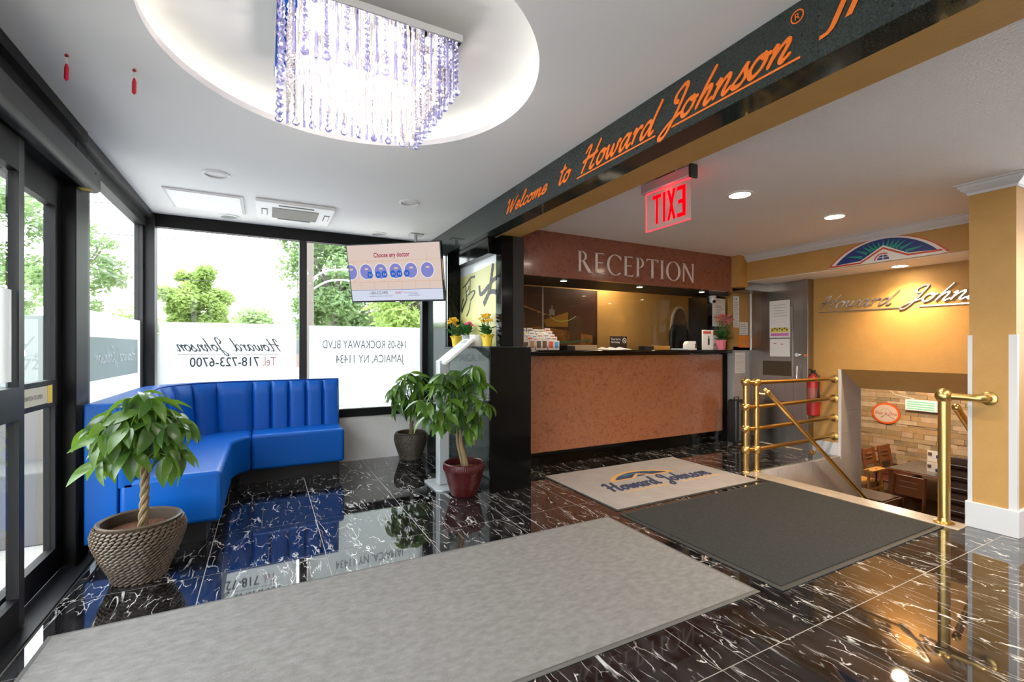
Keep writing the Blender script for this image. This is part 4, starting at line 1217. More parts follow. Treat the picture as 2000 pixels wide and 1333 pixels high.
sflat('small_print', [rect(-.285, -.04, -.222, -.217), rect(.07, .22, -.190, -.186), rect(.12, .22, -.205, -.201), rect(.12, .24, -.220, -.216)], MATS.setdefault('sg', scr('screen_pale_grey', (.30, .32, .42), .7)), .0026)
MB().flat(rect(-.02, .02, -.279, -.272), tvf, .001).build('maker_mark', white_pl, tv, recalc=False)
mnt = MB(); pm = Vector((1.36, 4.78, 0))
back = tc_ - tn2 * .06
mnt.cyl((1.40, 4.83, ZC - .001), (1.40, 4.83, 2.05), .016, n=12)
mnt.box(1.33, 1.47, 4.77, 4.89, ZC - .012, ZC - .0005)
mnt.tube([(1.40, 4.83, 2.06), tuple(back + tr * .05)], .016, 8)
mnt.build('ceiling_mount', silver, tv, smooth=True)
MB().prism([(-.15, -.12), (.15, -.12), (.15, .12), (-.15, .12)], tvf, -.075, -.045).build('mount_plate', black_mat, tv)

# ---- kiosk
kr = thing('information_kiosk', 'silver tablet kiosk stand with tilted white panel by the granite wall', 'kiosk', (1.36, 3.88, 0))
MB().prism([(1.25, 3.72), (1.29, 3.69), (1.43, 3.69), (1.47, 3.72), (1.47, 4.05), (1.43, 4.08), (1.29, 4.08), (1.25, 4.05)], ident, .0005, .012).build('base_plate', silver, kr, bevel=.003)
MB().box(1.315, 1.415, 3.84, 3.93, .012, 1.09).build('column', silver, kr, bevel=.012, seg=3)
def kf(a, b, c):      # a across (along -Y), b up the slope, c out of the face (up and towards -X)
    e = R(38)
    return (1.335 + b * math.cos(e) - c * math.sin(e), 3.99 - a, 1.075 + b * math.sin(e) + c * math.cos(e))
MB().prism([(0, 0), (.23, 0), (.23, .34), (0, .34)], kf, -.028, 0).build('tablet_case', white_pl, kr, bevel=.006)
MB().prism([(.02, .03), (.21, .03), (.21, .24), (.02, .24)], kf, 0, .0012).build('tablet_screen', M('pale_screen', (.78, .80, .80), .1), kr)
MB().prism([(.06, .265), (.17, .265), (.17, .315), (.06, .315)], kf, 0, .0012).build('card_reader', M('grey_reader', (.28, .29, .30), .4), kr)
MB().prism([(.02, .02), (.21, .02), (.21, .32), (.02, .32)], kf, -.034, -.028).build('back_edge', M('tan_edge', (.40, .33, .24), .5), kr)

# ---- money trees
def leaf_mesh(name='leaf'):
    vs = []; fs = []; n = 7
    for i in range(n + 1):
        t_ = i / n
        w = .148 * math.sin(PI * min(1, t_ ** .85)) ** .9 if 0 < t_ < 1 else 0.004
        z = .06 * t_ - .34 * t_ * t_
        for q in (-1, 0, 1): vs.append((t_ * (1 - .1 * t_), q * w, z + abs(q) * w * .35))
    for i in range(n):
        for q in range(2):
            a = i*3 + q
            fs.append((a, a+1, a+4, a+3))
    me = MB().add(vs, fs).mesh(name, smooth=False, recalc=False)
    me.polygons.foreach_set('use_smooth', [True] * len(me.polygons))
    me.materials.append(leaf_m)
    return me
LEAF = leaf_mesh()
def basket(root, cx, cy, prof, m_, seam=True):
    """woven basket: rows of twisted strands over a core"""
    def rad(z):
        for (r0, z0), (r1, z1) in zip(prof, prof[1:]):
            if z0 <= z <= z1: return r0 + (r1 - r0) * (z - z0) / (z1 - z0)
        return prof[-1][0]
    H = prof[-1][1]
    core = [(.01, .002)] + [(r - .007, z) for r, z in prof] + [(prof[-1][0] - .018, H), (prof[-1][0] - .02, H - .09), (.01, H - .09)]
    core[1] = (core[1][0], .002)
    MB().lathe(cx, cy, core, 40).build('basket_core', wicker_in, root, smooth=True)
    mb = MB(); rows = int(H / .0165)
    for j in range(rows):
        z = .009 + j * (H - .012) / rows
        r = rad(z); nb = int(2 * PI * r / .028)
        for k in range(nb):
            th = 2 * PI * (k + (j % 2) * .5) / nb
            m3 = Matrix.Rotation(th, 3, 'Z') @ Matrix.Rotation(R(24), 3, 'X')
            mb.ball((cx + r * math.cos(th), cy + r * math.sin(th), z), 1, 6, 4, (.0105, .0205, .0085), m3)
    o = mb.build('woven_strands', m_, root, smooth=True); o['kind'] = 'stuff'
    mb = MB().lathe(cx, cy, [(prof[-1][0] - .016, H), (prof[-1][0] - .006, H + .007), (prof[-1][0] + .004, H + .002), (prof[-1][0], H - .008)], 40, close=True)
    mb.build('rim', m_, root, smooth=True)
    MB().lathe(cx, cy, [(.001, H - .055), (prof[-1][0] - .022, H - .055), (prof[-1][0] - .022, H - .07), (.001, H - .07)], 32).build('soil', soil, root, smooth=True)
def braid(root, pts, r, n=3, turns=2.2):
    P = smooth_path(pts, 10); L = len(P)
    for q in range(n):
        path = []
        for i, p in enumerate(P):
            t_ = i / (L - 1); a = 2 * PI * (turns * t_ + q / n)
            path.append((p[0] + r * .62 * math.cos(a), p[1] + r * .62 * math.sin(a), p[2]))
        MB().tube(path, [r * (.78 - .22 * i / (L - 1)) for i in range(L)], 8).build('trunk', bark, root, smooth=True)
def canopy(root, top, clusters, rnd, leaf_len=(.12, .17), droop=.45, nleaf=(5, 6)):
    st = MB()
    base = BASE[root.name]
    for (cx, cy, cz) in clusters:
        mid = ((top[0]*.55 + cx*.45), (top[1]*.55 + cy*.45), max(top[2], cz) * .5 + (top[2] + cz) * .25 + .02)
        st.tube(smooth_path([top, mid, (cx, cy, cz)], 5), [.0038] * 10 + [.0026], 5)
        out = Vector((cx - top[0], cy - top[1], 0))
        az0 = math.atan2(out.y, out.x) if out.length > .02 else rnd.uniform(0, 6.28)
        nl = rnd.randint(*nleaf)
        for k in range(nl):
            az = az0 + (k - (nl - 1) / 2) * (5.0 / nl) + rnd.uniform(-.18, .18)
            el = rnd.uniform(-.85, .25) - droop * (.35 + .9 * max(0, min(1, (top[2] + .32 - cz) / .32)))
            L = rnd.uniform(*leaf_len) * (1.0 - .12 * abs(k - (nl-1)/2) / nl * 2)
            m_ = Matrix.Translation(Vector((cx, cy, cz)) - base) @ Matrix.Rotation(az, 4, 'Z') @ Matrix.Rotation(-el, 4, 'Y') @ Matrix.Rotation(rnd.uniform(-.8, .8), 4, 'X') @ Matrix.Diagonal((L, L * rnd.uniform(.95, 1.3), L, 1))
            inst('leaf', LEAF, root, m_)
    st.build('stems', stem_m, root, smooth=True)
rnd = random.Random(5)
p1 = thing('potted_money_tree', 'money tree with braided trunk in a brown woven basket by the doors', 'potted plant', (-.585, 3.07, 0))
basket(p1, -.585, 3.07, [(.108, .0), (.125, .05), (.165, .14), (.192, .215), (.195, .255), (.178, .305)], wicker)
braid(p1, [(-.575, 3.06, .24), (-.565, 3.05, .36), (-.56, 3.04, .48), (-.56, 3.03, .60)], .0175)
cl = []
for k in range(22):
    a = k * 2.399; rr = .03 + .165 * math.sqrt((k + .5) / 22)
    cl.append((-.565 + rr * math.cos(a) * 1.0, 3.0 + rr * math.sin(a) * .8, .955 - 1.1 * (rr - .02) ** 1.15 - rnd.uniform(0, .03)))
for k in range(9):
    a = k * .7 + .3; cl.append((-.565 + .12 * math.cos(a), 3.0 + .10 * math.sin(a), .72 + .06 * (k % 2)))
for k in range(7):
    a = k * .9 + .1; cl.append((-.565 + .165 * math.cos(a), 3.0 + .13 * math.sin(a), .655 + .04 * (k % 2)))
cl += [(-.56, 2.99, .97), (-.52, 2.98, .94), (-.61, 3.0, .945)]
canopy(p1, (-.56, 3.03, .60), cl, rnd, (.125, .20), .5)
p2 = thing('potted_money_tree', 'money tree in a maroon glazed pot beside the kiosk', 'potted plant', (1.435, 3.56, 0))
pot = MB()
pot.lathe(1.435, 3.56, [(.10, .001), (.108, .01), (.135, .10), (.158, .19), (.163, .20), (.166, .205), (.170, .23), (.166, .262), (.158, .268), (.150, .262), (.146, .20), (.001, .198)], 48)
po = pot.build('pot', maroon, p2, smooth=True)
mb = MB()
for k in range(64):
    a = 2 * PI * k / 64
    mb.ball((1.435 + .168 * math.cos(a), 3.56 + .168 * math.sin(a), .232), 1, 6, 4, (.004, .006, .024), Matrix.Rotation(a, 3, 'Z'))
mb.build('fluted_rim', maroon, po, smooth=True)['kind'] = 'stuff'
mb = MB()
for z in (.196, .165, .135, .105, .075, .045): 
    r_ = .108 + (.158 - .108) * (z - .01) / .18
    mb.lathe(1.435, 3.56, [(r_ - .002, z - .003), (r_ + .0025, z), (r_ - .002, z + .003), (r_ - .004, z)], 40, close=True)
mb.build('ribs', maroon, po, smooth=True)
MB().lathe(1.435, 3.56, [(.001, .212), (.147, .212), (.147, .202), (.001, .202)], 32).build('soil', soil, p2)
MB().tube(smooth_path([(1.455, 3.55, .20), (1.43, 3.55, .32), (1.405, 3.55, .42), (1.40, 3.55, .50), (1.395, 3.55, .62)], 6), [.026 - .0007*i for i in range(25)], 10).build('trunk', bark, p2, smooth=True)
MB().tube(smooth_path([(1.44, 3.57, .20), (1.405, 3.565, .32), (1.375, 3.56, .45), (1.37, 3.55, .60)], 6), [.016 - .0004*i for i in range(19)], 8).build('trunk', bark, p2, smooth=True)
cl = [(1.20, 3.50, .86), (1.12, 3.48, .78), (1.26, 3.46, .95), (1.34, 3.50, 1.02), (1.28, 3.52, .98), (1.46, 3.42, 1.05), (1.47, 3.44, 1.00), (1.50, 3.40, .92), (1.44, 3.45, .93),
      (1.55, 3.36, .76), (1.50, 3.40, .78), (1.36, 3.42, .80), (1.25, 3.44, .70), (1.10, 3.47, .68), (1.40, 3.45, .66), (1.22, 3.46, .64), (1.48, 3.46, .62), (1.30, 3.58, .94), (1.42, 3.43, .56), (1.33, 3.46, .97), (1.15, 3.46, .92), (1.22, 3.48, 1.00), (1.30, 3.44, .88), (1.42, 3.42, .84), (1.18, 3.45, .72), (1.34, 3.42, .70), (1.40, 3.44, .98), (1.27, 3.43, .80), (1.46, 3.40, .70), (1.05, 3.46, .80)]
canopy(p2, (1.385, 3.55, .60), cl, rnd, (.135, .20), .55)
p3 = thing('potted_money_tree', 'money tree in a dark woven basket behind the kiosk', 'potted plant', (1.385, 5.0, 0))
basket(p3, 1.385, 4.985, [(.105, .0), (.115, .04), (.150, .14), (.168, .21), (.165, .25), (.155, .285)], wicker_d)
braid(p3, [(1.39, 4.98, .22), (1.395, 4.98, .36), (1.40, 4.98, .52)], .018)
cl = [(1.22, 4.92, .74), (1.28, 4.90, .86), (1.36, 4.92, .93), (1.45, 4.92, .90), (1.30, 4.88, .70), (1.40, 4.88, .74), (1.45, 4.90, .78), (1.22, 4.90, .60), (1.33, 4.88, .58), (1.47, 4.88, .62), (1.46, 4.90, .70), (1.38, 4.93, .82), (1.27, 4.95, .80), (1.43, 4.87, .56), (1.20, 4.92, .68)]
canopy(p3, (1.40, 4.98, .50), cl + [(1.25, 4.86, .76), (1.36, 4.85, .66), (1.18, 4.88, .78), (1.44, 4.86, .84), (1.32, 4.86, .90)], rnd, (.15, .20), .6)
# ---- brass rails at the stairs
t = thing('brass_railing', 'brass railing with four rails left of the stairs', 'railing', (4.8, 2.89, 0))
yA, yB = 2.905, 2.885
for x, y, balls, zt in ((4.075, yA, (.87, .63, .42, .22), .87), (4.205, yB, (.865, .215), .865)):
    MB().cyl((x, y, .0), (x, y, zt), .026, n=16).build('post', brass, t, smooth=True)
    MB().lathe(x, y, [(.036, .004), (.036, .010), (.026, .016), (.021, .03)], 20).build('post_foot', brass, t, smooth=True)
    for z in balls: MB().ball((x, y, z), .043, 18, 12).build('ball_joint', brass, t, smooth=True)
for z, zw in ((.868, .853), (.63, .635), (.42, .42), (.218, .212)):
    MB().tube([(4.075, yA, z), (4.205, yB, z - .002), (XR - .01, 2.925, zw)], .0205, 12).build('rail', brass, t, smooth=True)
    fl2 = MB(); 
    fl2.tube([(XR - .001, 2.925, zw), (XR - .012, 2.925, zw), (XR - .02, 2.925, zw)], [.045, .045, .022], 20)
    fl2.build('wall_flange', brass, t, smooth=True)
t = thing('stair_handrail', 'sloping brass handrail on the grey tiled stair wall', 'handrail', (4.24, 2.80, 0))
MB().tube([(4.235, 2.83, .80), (4.25, 2.80, .775), (6.9, 2.80, -1.165)], .021, 12).build('rail', brass, t, smooth=True)
MB().ball((4.25, 2.80, .775), .026, 12, 8).build('rail_end', brass, t, smooth=True)
MB().tube([(4.205, 2.885, .76), (4.24, 2.82, .755)], .010, 8).build('bracket', brass, t, smooth=True)
for x in (5.08, 6.2):
    z = .775 - (x - 4.25) * 1.94 / 2.65
    MB().tube([(x, 2.861, z - .07), (x, 2.83, z - .07), (x, 2.80, z - .018)], .008, 8).build('bracket', brass, t, smooth=True)
    MB().cyl((x, 2.862, z - .07), (x, 2.85, z - .07), .028, n=16).build('bracket_rose', brass, t, smooth=True)
t = thing('brass_post', 'thick brass post joined to the ochre wall end', 'post', (4.10, 1.435, 0))
MB().cyl((4.10, 1.435, .0), (4.10, 1.435, .85), .033, n=24).build('post', brass, t, smooth=True)
MB().lathe(4.10, 1.435, [(.056, .005), (.056, .011), (.036, .018), (.0305, .06)], 24).build('post_foot', brass, t, smooth=True)
MB().ball((4.10, 1.435, .872), .050, 20, 12).build('ball_joint', brass, t, smooth=True)
MB().tube(smooth_path([(4.10, 1.435, .872), (4.105, 1.34, .871), (4.11, 1.275, .87), (4.13, 1.243, .869), (4.165, 1.238, .868), (4.188, 1.238, .868)], 5), .024, 14).build('rail', brass, t, smooth=True)
MB().tube([(4.189, 1.238, .868), (4.180, 1.238, .868), (4.172, 1.238, .868)], [.045, .042, .024], 20).build('wall_flange', brass, t, smooth=True)
t = thing('stair_handrail', 'sloping brass handrail behind the thick brass post', 'handrail', (4.22, 1.40, 0))
MB().tube([(4.20, 1.405, .79), (6.9, 1.405, -1.19)], .022, 12).build('rail', brass, t, smooth=True)
MB().ball((4.20, 1.405, .79), .026, 12, 8).build('rail_end', brass, t, smooth=True)
for x in (4.6, 5.8):
    z = .79 - (x - 4.20) * 1.98 / 2.7
    MB().tube([(x, 1.337, z - .07), (x, 1.37, z - .07), (x, 1.405, z - .018)], .008, 8).build('bracket', brass, t, smooth=True)

# ---- fire extinguisher, bin
t = thing('fire_extinguisher', 'red fire extinguisher hanging beside the steel door', 'extinguisher', (XR - .075, 3.11, .42))
MB().lathe(XR - .075, 3.11, [(.04, .42), (.062, .43), (.065, .50), (.065, .82), (.055, .86), (.022, .89), (.02, .91)], 24).build('cylinder', red, t, smooth=True)
MB().box(XR - .10, XR - .05, 3.095, 3.125, .91, .945).build('valve', black_mat, t, bevel=.004)
MB().tube([(XR - .10, 3.11, .94), (XR - .145, 3.11, .96), (XR - .17, 3.11, .955)], .006, 6).build('lever', black_mat, t)
MB().tube(smooth_path([(XR - .09, 3.09, .92), (XR - .11, 3.03, .86), (XR - .12, 3.03, .72), (XR - .10, 3.045, .60)], 5), .009, 8).build('hose', rubber, t, smooth=True)
MB().box(XR - .01, XR - .0005, 3.08, 3.14, .55, .88).build('wall_bracket', black_mat, t)
MB().lathe(XR - .075, 3.11, [(.0655, .62), (.0662, .62), (.0662, .74), (.0655, .74)], 24, close=True).build('label_band', M('dark_label', (.30, .10, .08), .5), t)
t = thing('suitcase', 'black hard shell case standing beside the counter end', 'suitcase', (5.19, 3.84, 0))
MB().box(5.10, 5.28, 3.76, 3.90, .02, .56).build('shell', M('black_plastic', (.014, .014, .015), .35), t, bevel=.03, seg=4)
MB().box(5.15, 5.165, 3.752, 3.762, .06, .52).build('rib', M('grey_rib', (.12, .12, .125), .35), t, bevel=.003)
MB().box(5.215, 5.23, 3.752, 3.762, .06, .52).build('rib', MATS['grey_rib'], t, bevel=.003)
for x in (5.12, 5.25): MB().cyl((x, 3.79, .02), (x + .02, 3.79, .02), .02, n=12).build('wheel', rubber, t)
MB().tube([(5.15, 3.83, .55), (5.15, 3.83, .585), (5.23, 3.83, .585), (5.23, 3.83, .55)], .008, 8).build('handle', black_mat, t)

# ---- papers
def page(name, label, pts, mat, group, lines=None, fn=None, w=None, h=None):
    t = thing(name, label, 'paper', fn(w/2, 0, 0), group=group)
    MB().prism([(0, 0), (w, 0), (w, h), (0, h)], fn, 0, .0012).build('sheet', mat, t)
    if lines:
        for c_, rs in lines:
            mb = MB()
            for x0, x1, y0, y1 in rs: mb.prism([(x0*w, y0*h), (x1*w, y0*h), (x1*w, y1*h), (x0*w, y1*h)], fn, .0012, .0016)
            mb.build('print', c_, t)
    return t
grey_p = M('grey_print', (.32, .31, .32), .8); yel_p = M('yellow_highlight', (.72, .66, .16), .8); mag_p = M('magenta_highlight', (.66, .17, .50), .8); rd_p = M('red_highlight', (.62, .10, .07), .8)
def rows(n, y0, y1, x0=.1, x1=.9, th=.3): return [(x0, x1 - .25 * ((i * 7) % 3) / 3, y0 + (y1-y0)*i/n, y0 + (y1-y0)*(i + th)/n) for i in range(n)]
afn = lambda X0, Z0: (lambda a, b, c: (X0 + a, 3.9285 - c, Z0 + b))
page('notice', 'tall narrow list pinned on the alcove wall above the counter end', None, paper, None, [(grey_p, rows(14, .05, .85)), (M('green_print', (.05, .30, .08), .7), [(.4, .6, .88, .93)])], afn(5.262, 1.463), .115, .40)
page('notice', 'small white grid note pinned above the orange card', None, paper, None, [(grey_p, rows(6, .1, .9))], afn(5.385, 1.368), .165, .165)
page('notice', 'bright orange card pinned on the alcove wall', None, M('orange_card', (.85, .26, .02), .7), None, [(grey_p, [(.42, .58, .6, .72), (.2, .8, .4, .44), (.25, .75, .28, .32)])], afn(5.362, 1.205), .215, .15)
page('notice', 'white sheet taped on grey tile below the counter top', None, paper, None, [(M('pale_print', (.55, .54, .54), .8), rows(12, .08, .92))], lambda a, b, c: (5.295 + a, 3.9285 - c, .875 + b), .20, .265)
dfn = lambda Y0, Z0: (lambda a, b, c: (XR - .0785 - c, Y0 - a, Z0 + b))
t = page('notice', 'white schedule sheet with coloured table taped on the steel door', None, paper, None, [(grey_p, rows(5, .58, .95, .2, .85, .12)), (yel_p, [(.06, .94, .14, .27)]), (mag_p, [(.06, .94, .05, .12)]), (rd_p, [(.1 + .12*i, .18 + .12*i, .19 + .04*(i % 2), .23 + .04*(i % 2)) for i in range(7)])], dfn(3.632, 1.325), .255, .455)
page('notice', 'white sheet with faint red marks taped lower on the steel door', None, paper, None, [(rd_p, [(.2, .32, .72, .76), (.55, .68, .68, .72)]), (M('pale_print', (.55, .54, .54), .8), rows(8, .1, .6, .1, .9, .1))], dfn(3.628, 1.095), .25, .215)
page('notice', 'white notice taped on the black reception post', None, paper, None, [(grey_p, rows(6, .42, .78, .25, .85, .35))], lambda a, b, c: (5.02 + a, 4.0485 - c, 1.475 + b), .245, .36)

# ---- poster in the wall opening
t = thing('calligraphy_poster', 'yellow green poster with black brush characters behind flower pots', 'poster', (1.785, 4.08, 1.213))
pf = lambda a, b, c: (1.775 - c, 4.498 - a, 1.214 + b)
MB().prism([(0, 0), (.835, 0), (.835, .805), (0, .805)], pf, -.02, 0).build('white_board', M('white_board', (.80, .83, .85), .25), t)
MB().prism([(0, .002), (.835, .002), (.835, .735), (0, .70)], pf, 0, .0015).build('yellow_field', M('poster_yellow', (.62, .60, .22), .4), t)
ink = M('brush_ink', (.035, .032, .035), .5)
def brush(pts, ws):
    P = smooth_path([(a * 1.12, .30 + b * .62) for a, b in pts], 5); L = len(P)
    k = [ws[0] + (ws[1] - ws[0]) * abs(math.sin(i * 1.3)) * .6 + (ws[1] - ws[0]) * .4 * i / L for i in range(L)]
    MB().strip(P, k, pf, .0015, .003 + random.uniform(0, .001), .001).build('brush_stroke', ink, t)
brush([(.06, .48), (.14, .52), (.24, .60), (.33, .60)], (.012, .022)); brush([(.13, .50), (.135, .42), (.15, .30)], (.016, .022)); brush([(.235, .58), (.23, .46), (.225, .34)], (.012, .018))
brush([(.14, .40), (.19, .43), (.21, .48)], (.008, .012)); brush([(.14, .31), (.24, .37), (.33, .38), (.32, .33), (.24, .24)], (.010, .016))
brush([(.16, .30), (.13, .24), (.09, .18), (.03, .08)], (.014, .034)); brush([(.08, .30), (.04, .22), (.025, .10)], (.010, .030))
brush([(.43, .44), (.44, .34), (.47, .30), (.56, .35), (.62, .40)], (.030, .045)); brush([(.70, .70), (.68, .58), (.655, .44), (.63, .32), (.56, .20), (.52, .14)], (.030, .060)); brush([(.63, .30), (.70, .30), (.75, .28)], (.03, .05))
brush([(.65, .42), (.70, .46), (.755, .48)], (.03, .04))
brush([(.24, .22), (.20, .08), (.15, .01)], (.012, .02))

# ---- flower pots on the ledge
def tiny_leaf():
    me = MB().add([(0,0,0), (.5,.22,.04), (1,0,-.08), (.5,-.22,.04)], [(0,1,2,3)]).mesh('leaf', recalc=False); me.materials.append(leaf_s); return me
TL = tiny_leaf()
def flower_pot(label, x, y, z, pot, potm, hh, r, fm, fl_pts, fr_, leaves, leaf_len, spread, cat='flower pot', xmax=9, ymax=9):
    t = thing('flower_pot', label, cat, (x, y, z))
    if pot == 'wrap':
        mb = MB(); n = 40; prof = [(.62, 0), (.66, .3), (.78, .7), (.98, .92), (1.12, 1.0)]
        vs = []
        for q, zz in prof:
            for k in range(n):
                a = 2*PI*k/n; wv = 1 + .07 * (zz ** 2) * math.cos(6*a) 
                vs.append((x + r*q*wv*math.cos(a), y + r*q*wv*math.sin(a), z + .0005 + hh*zz*(1 + .06*zz*math.cos(6*a + 1))))
        fs = [(i*n + k, i*n + (k+1) % n, (i+1)*n + (k+1) % n, (i+1)*n + k) for i in range(len(prof) - 1) for k in range(n)] + [tuple(range(n))]
        mb.add(vs, fs).build('paper_wrap', potm, t, smooth=True)
        MB().lathe(x, y, [(.001, z + hh*.88), (r*.9, z + hh*.88), (r*.85, z + hh*.8), (.001, z + hh*.8)], 20).build('soil', soil, t)
    else:
        MB().lathe(x, y, [(r*.72, z + .0005), (r*.78, z + hh*.1), (r*.98, z + hh*.9), (r*1.06, z + hh*.92), (r*1.06, z + hh), (r*.94, z + hh), (r*.9, z + hh*.85), (.001, z + hh*.85)], 28).build('pot', potm, t, smooth=True)
    rr = random.Random(int(x * 1000 + y * 100))
    st = MB()
    for i in range(leaves):
        a = rr.uniform(0, 6.28); e = rr.uniform(.1, 1.2); L = rr.uniform(.7, 1.15) * leaf_len
        d = rr.uniform(0, spread)
        if x + (d + L) * math.cos(a) > xmax: a = PI - a
        if y + (d + L) * math.sin(a) > ymax: a = -a
        m_ = Matrix.Translation((d * math.cos(a), d * math.sin(a), hh * .95 + rr.uniform(0, leaf_len * .7))) @ Matrix.Rotation(a + rr.uniform(-.25, .25), 4, 'Z') @ Matrix.Rotation(-e, 4, 'Y') @ Matrix.Diagonal((L, L*1.3, L, 1))
        inst('leaf', TL, t, m_)
    for (fx, fy, fz) in fl_pts:
        st.tube(smooth_path([(x + fx*.25, y + fy*.25, z + hh*.9), (x + fx*.7, y + fy*.7, z + hh + (fz - hh)*.6), (x + fx, y + fy, z + fz)], 3), .0022, 5)
        mb = MB()
        for k in range(9):
            a = rr.uniform(0, 6.28); b = rr.uniform(-.3, 1.2)
            c = (x + fx + fr_*.7*math.cos(a)*math.cos(b), y + fy + fr_*.7*math.sin(a)*math.cos(b), z + fz + fr_*.6*math.sin(b))
            mb.ball(c, fr_ * .42, 6, 4, (1, 1, .7))
        mb.build('blossom', fm, t, smooth=True)
    st.build('stalks', stem_m, t, smooth=True)
    return t
rq = random.Random(3)
flower_pot('yellow kalanchoe in yellow wrapping nearest the television', 1.69, 4.40, 1.214, 'wrap', yellow_p, .105, .062, fl_yellow, [(-.01 + rq.uniform(-.04, .04), .03 + rq.uniform(-.06, .06), .245 + rq.uniform(-.03, .04)) for _ in range(11)] + [(.0, -.06, .20)], .023, 34, .085, .045, xmax=1.765)
flower_pot('pink flowered plant in a grey pot between the two yellow pots', 1.70, 4.13, 1.214, 'pot', M('grey_pot', (.42, .43, .44), .4), .105, .058, fl_pink, [(.0, .05, .215), (.01, .035, .20), (.0, -.05, .22), (.01, -.065, .20), (.0, .0, .195), (.005, .03, .21), (.0, -.03, .215)], .022, 46, .09, .045, xmax=1.765)
flower_pot('yellow kalanchoe in yellow wrapping nearest the reception opening', 1.69, 3.66, 1.214, 'wrap', yellow_p, .10, .060, fl_yellow, [(.0 + rq.uniform(-.03, .03), .035 + rq.uniform(-.075, .075), .245 + rq.uniform(-.03, .03)) for _ in range(15)], .021, 36, .08, .04, xmax=1.765)
vs_ = thing('white_vase', 'plain white pot beside the right yellow flower pot', 'pot', (1.70, 3.92, 1.214))
MB().lathe(1.70, 3.92, [(.055, 1.2145), (.058, 1.25), (.062, 1.32), (.058, 1.32), (.05, 1.24), (.001, 1.235)], 28).build('pot', white_pl, vs_, smooth=True)

# ---- things on the reception counter
ZT = 1.176
rk = thing('brochure_rack', 'clear tiered brochure rack at the left end of the counter', 'rack', (2.43, 4.15, ZT))
acr = M_glass('clear_acrylic', (.95, .93, .93), 1.4)
for k in range(5):
    MB().box(2.17, 2.70, 4.03 + .045*k, 4.033 + .045*k, ZT, ZT + .045 + .03*k).build('tier', acr, rk)
for x in (2.165, 2.70): MB().prism([(4.02, ZT), (4.27, ZT), (4.27, ZT + .20), (4.03, ZT + .06)], lambda a, b, c, x=x: (x + c, a, b), 0, .004).build('side_panel', M_glass('smoky_acrylic', (.55, .52, .52), 1.5), rk)
cols = [M('leaflet_%d' % i, c, .6) for i, c in enumerate(((.75, .72, .70), (.70, .66, .63), (.78, .76, .75)))]
prs = [grey_p, rd_p, M('brown_print', (.14, .09, .06), .6), M('sky_print', (.10, .35, .62), .6), M('tan_print', (.45, .26, .14), .6), yel_p]
rb = random.Random(9)
rown = ['front', 'second', 'middle', 'fourth', 'rear']
for k in range(5):
    for i in range(7):
        x = 2.18 + .074*i + rb.uniform(-.004, .004); y = 4.037 + .045*k; z = ZT + .004 + .03*k; hgt = .10 + rb.uniform(-.008, .012)
        t = thing('leaflet', 'white printed leaflet in the %s tier of the brochure rack, %s from the left' % (rown[k], ('first', 'second', 'third', 'fourth', 'fifth', 'sixth', 'seventh')[i]), 'leaflet', (x + .033, y, z), group='leaflets in the %s tier' % rown[k])
        MB().box(x, x + .066, y, y + .010, z, z + hgt).build('cover', rb.choice(cols), t)
        pm = prs[3] if (k == 0 and i == 6) else (prs[2] if (k == 0 and i in (1, 3, 4)) else rb.choice(prs))
        MB().box(x + .008, x + .058, y - .0008, y, z + hgt*(.18 if k == 0 else .72), z + hgt*.86).build('print', pm, t)
t = thing('no_smoking_sign', 'small black no smoking sign standing on the counter', 'sign', (3.61, 4.2, ZT))
MB().box(3.49, 3.74, 4.195, 4.203, ZT, 1.335).build('panel', M('sign_black', (.012, .010, .010), .4), t, bevel=.002)
sfn = lambda X0, Z0: (lambda a, b, c: (X0 + a, 4.1945 - c, Z0 + b))
text_part('Thank You For\nNot Smoking', .034, sfn(3.50, 1.29), paper, t, width=.145)
mb = MB(); mb.strip(arc(3.70, 1.285, .026, .028, 0, 360, 24), [.006]*25, lambda a, b, c: (a, 4.1945 - c, b), 0, .001); mb.strip([(3.682, 1.305), (3.718, 1.265)], [.005]*2, lambda a, b, c: (a, 4.1945 - c, b), 0, .001)
mb.strip([(3.686, 1.283), (3.714, 1.287)], [.005]*2, lambda a, b, c: (a, 4.1945 - c, b), 0, .001)
mb.build('symbol', paper, t)
t = thing('tan_box', 'flat tan box lying on the counter beside the brochure rack', 'box', (3.12, 4.25, ZT))
MB().box(2.98, 3.29, 4.18, 4.32, ZT, ZT + .055).build('body', M('tan_card', (.42, .29, .18), .5), t, bevel=.003)
MB().box(2.88, 2.98, 4.17, 4.33, ZT, ZT + .045).build('dark_end', black_mat, t)
t = thing('loose_papers', 'loose white papers in front of the no smoking sign', 'papers', (3.48, 4.1, ZT))
for i, (x0, x1, y0, a) in enumerate(((3.36, 3.56, 4.06, .1), (3.5, 3.72, 4.08, -.12), (3.30, 3.48, 4.12, .04))):
    mb = MB().add([(x0, y0, ZT + .002 + .002*i), (x1, y0, ZT + .004 + .002*i), (x1, y0 + .1, ZT + .018), ((x0 + x1)/2, y0 + .1, ZT + .035), (x0, y0 + .1, ZT + .008)], [(0,1,2,3,4)])
    mb.build('sheet', paper, t)
t = thing('orange_box', 'flat orange and black box on the counter right of the no smoking sign', 'box', (4.28, 4.2, ZT))
MB().box(4.13, 4.40, 4.16, 4.26, ZT, ZT + .05).build('body', M('orange_box', (.50, .24, .05), .5), t, bevel=.003)
MB().box(3.98, 4.13, 4.16, 4.26, ZT, ZT + .045).build('dark_end', M('dark_navy', (.015, .017, .025), .4), t)
t = thing('card_holder', 'white curved card holder with photo on the counter', 'card holder', (4.71, 4.13, ZT))
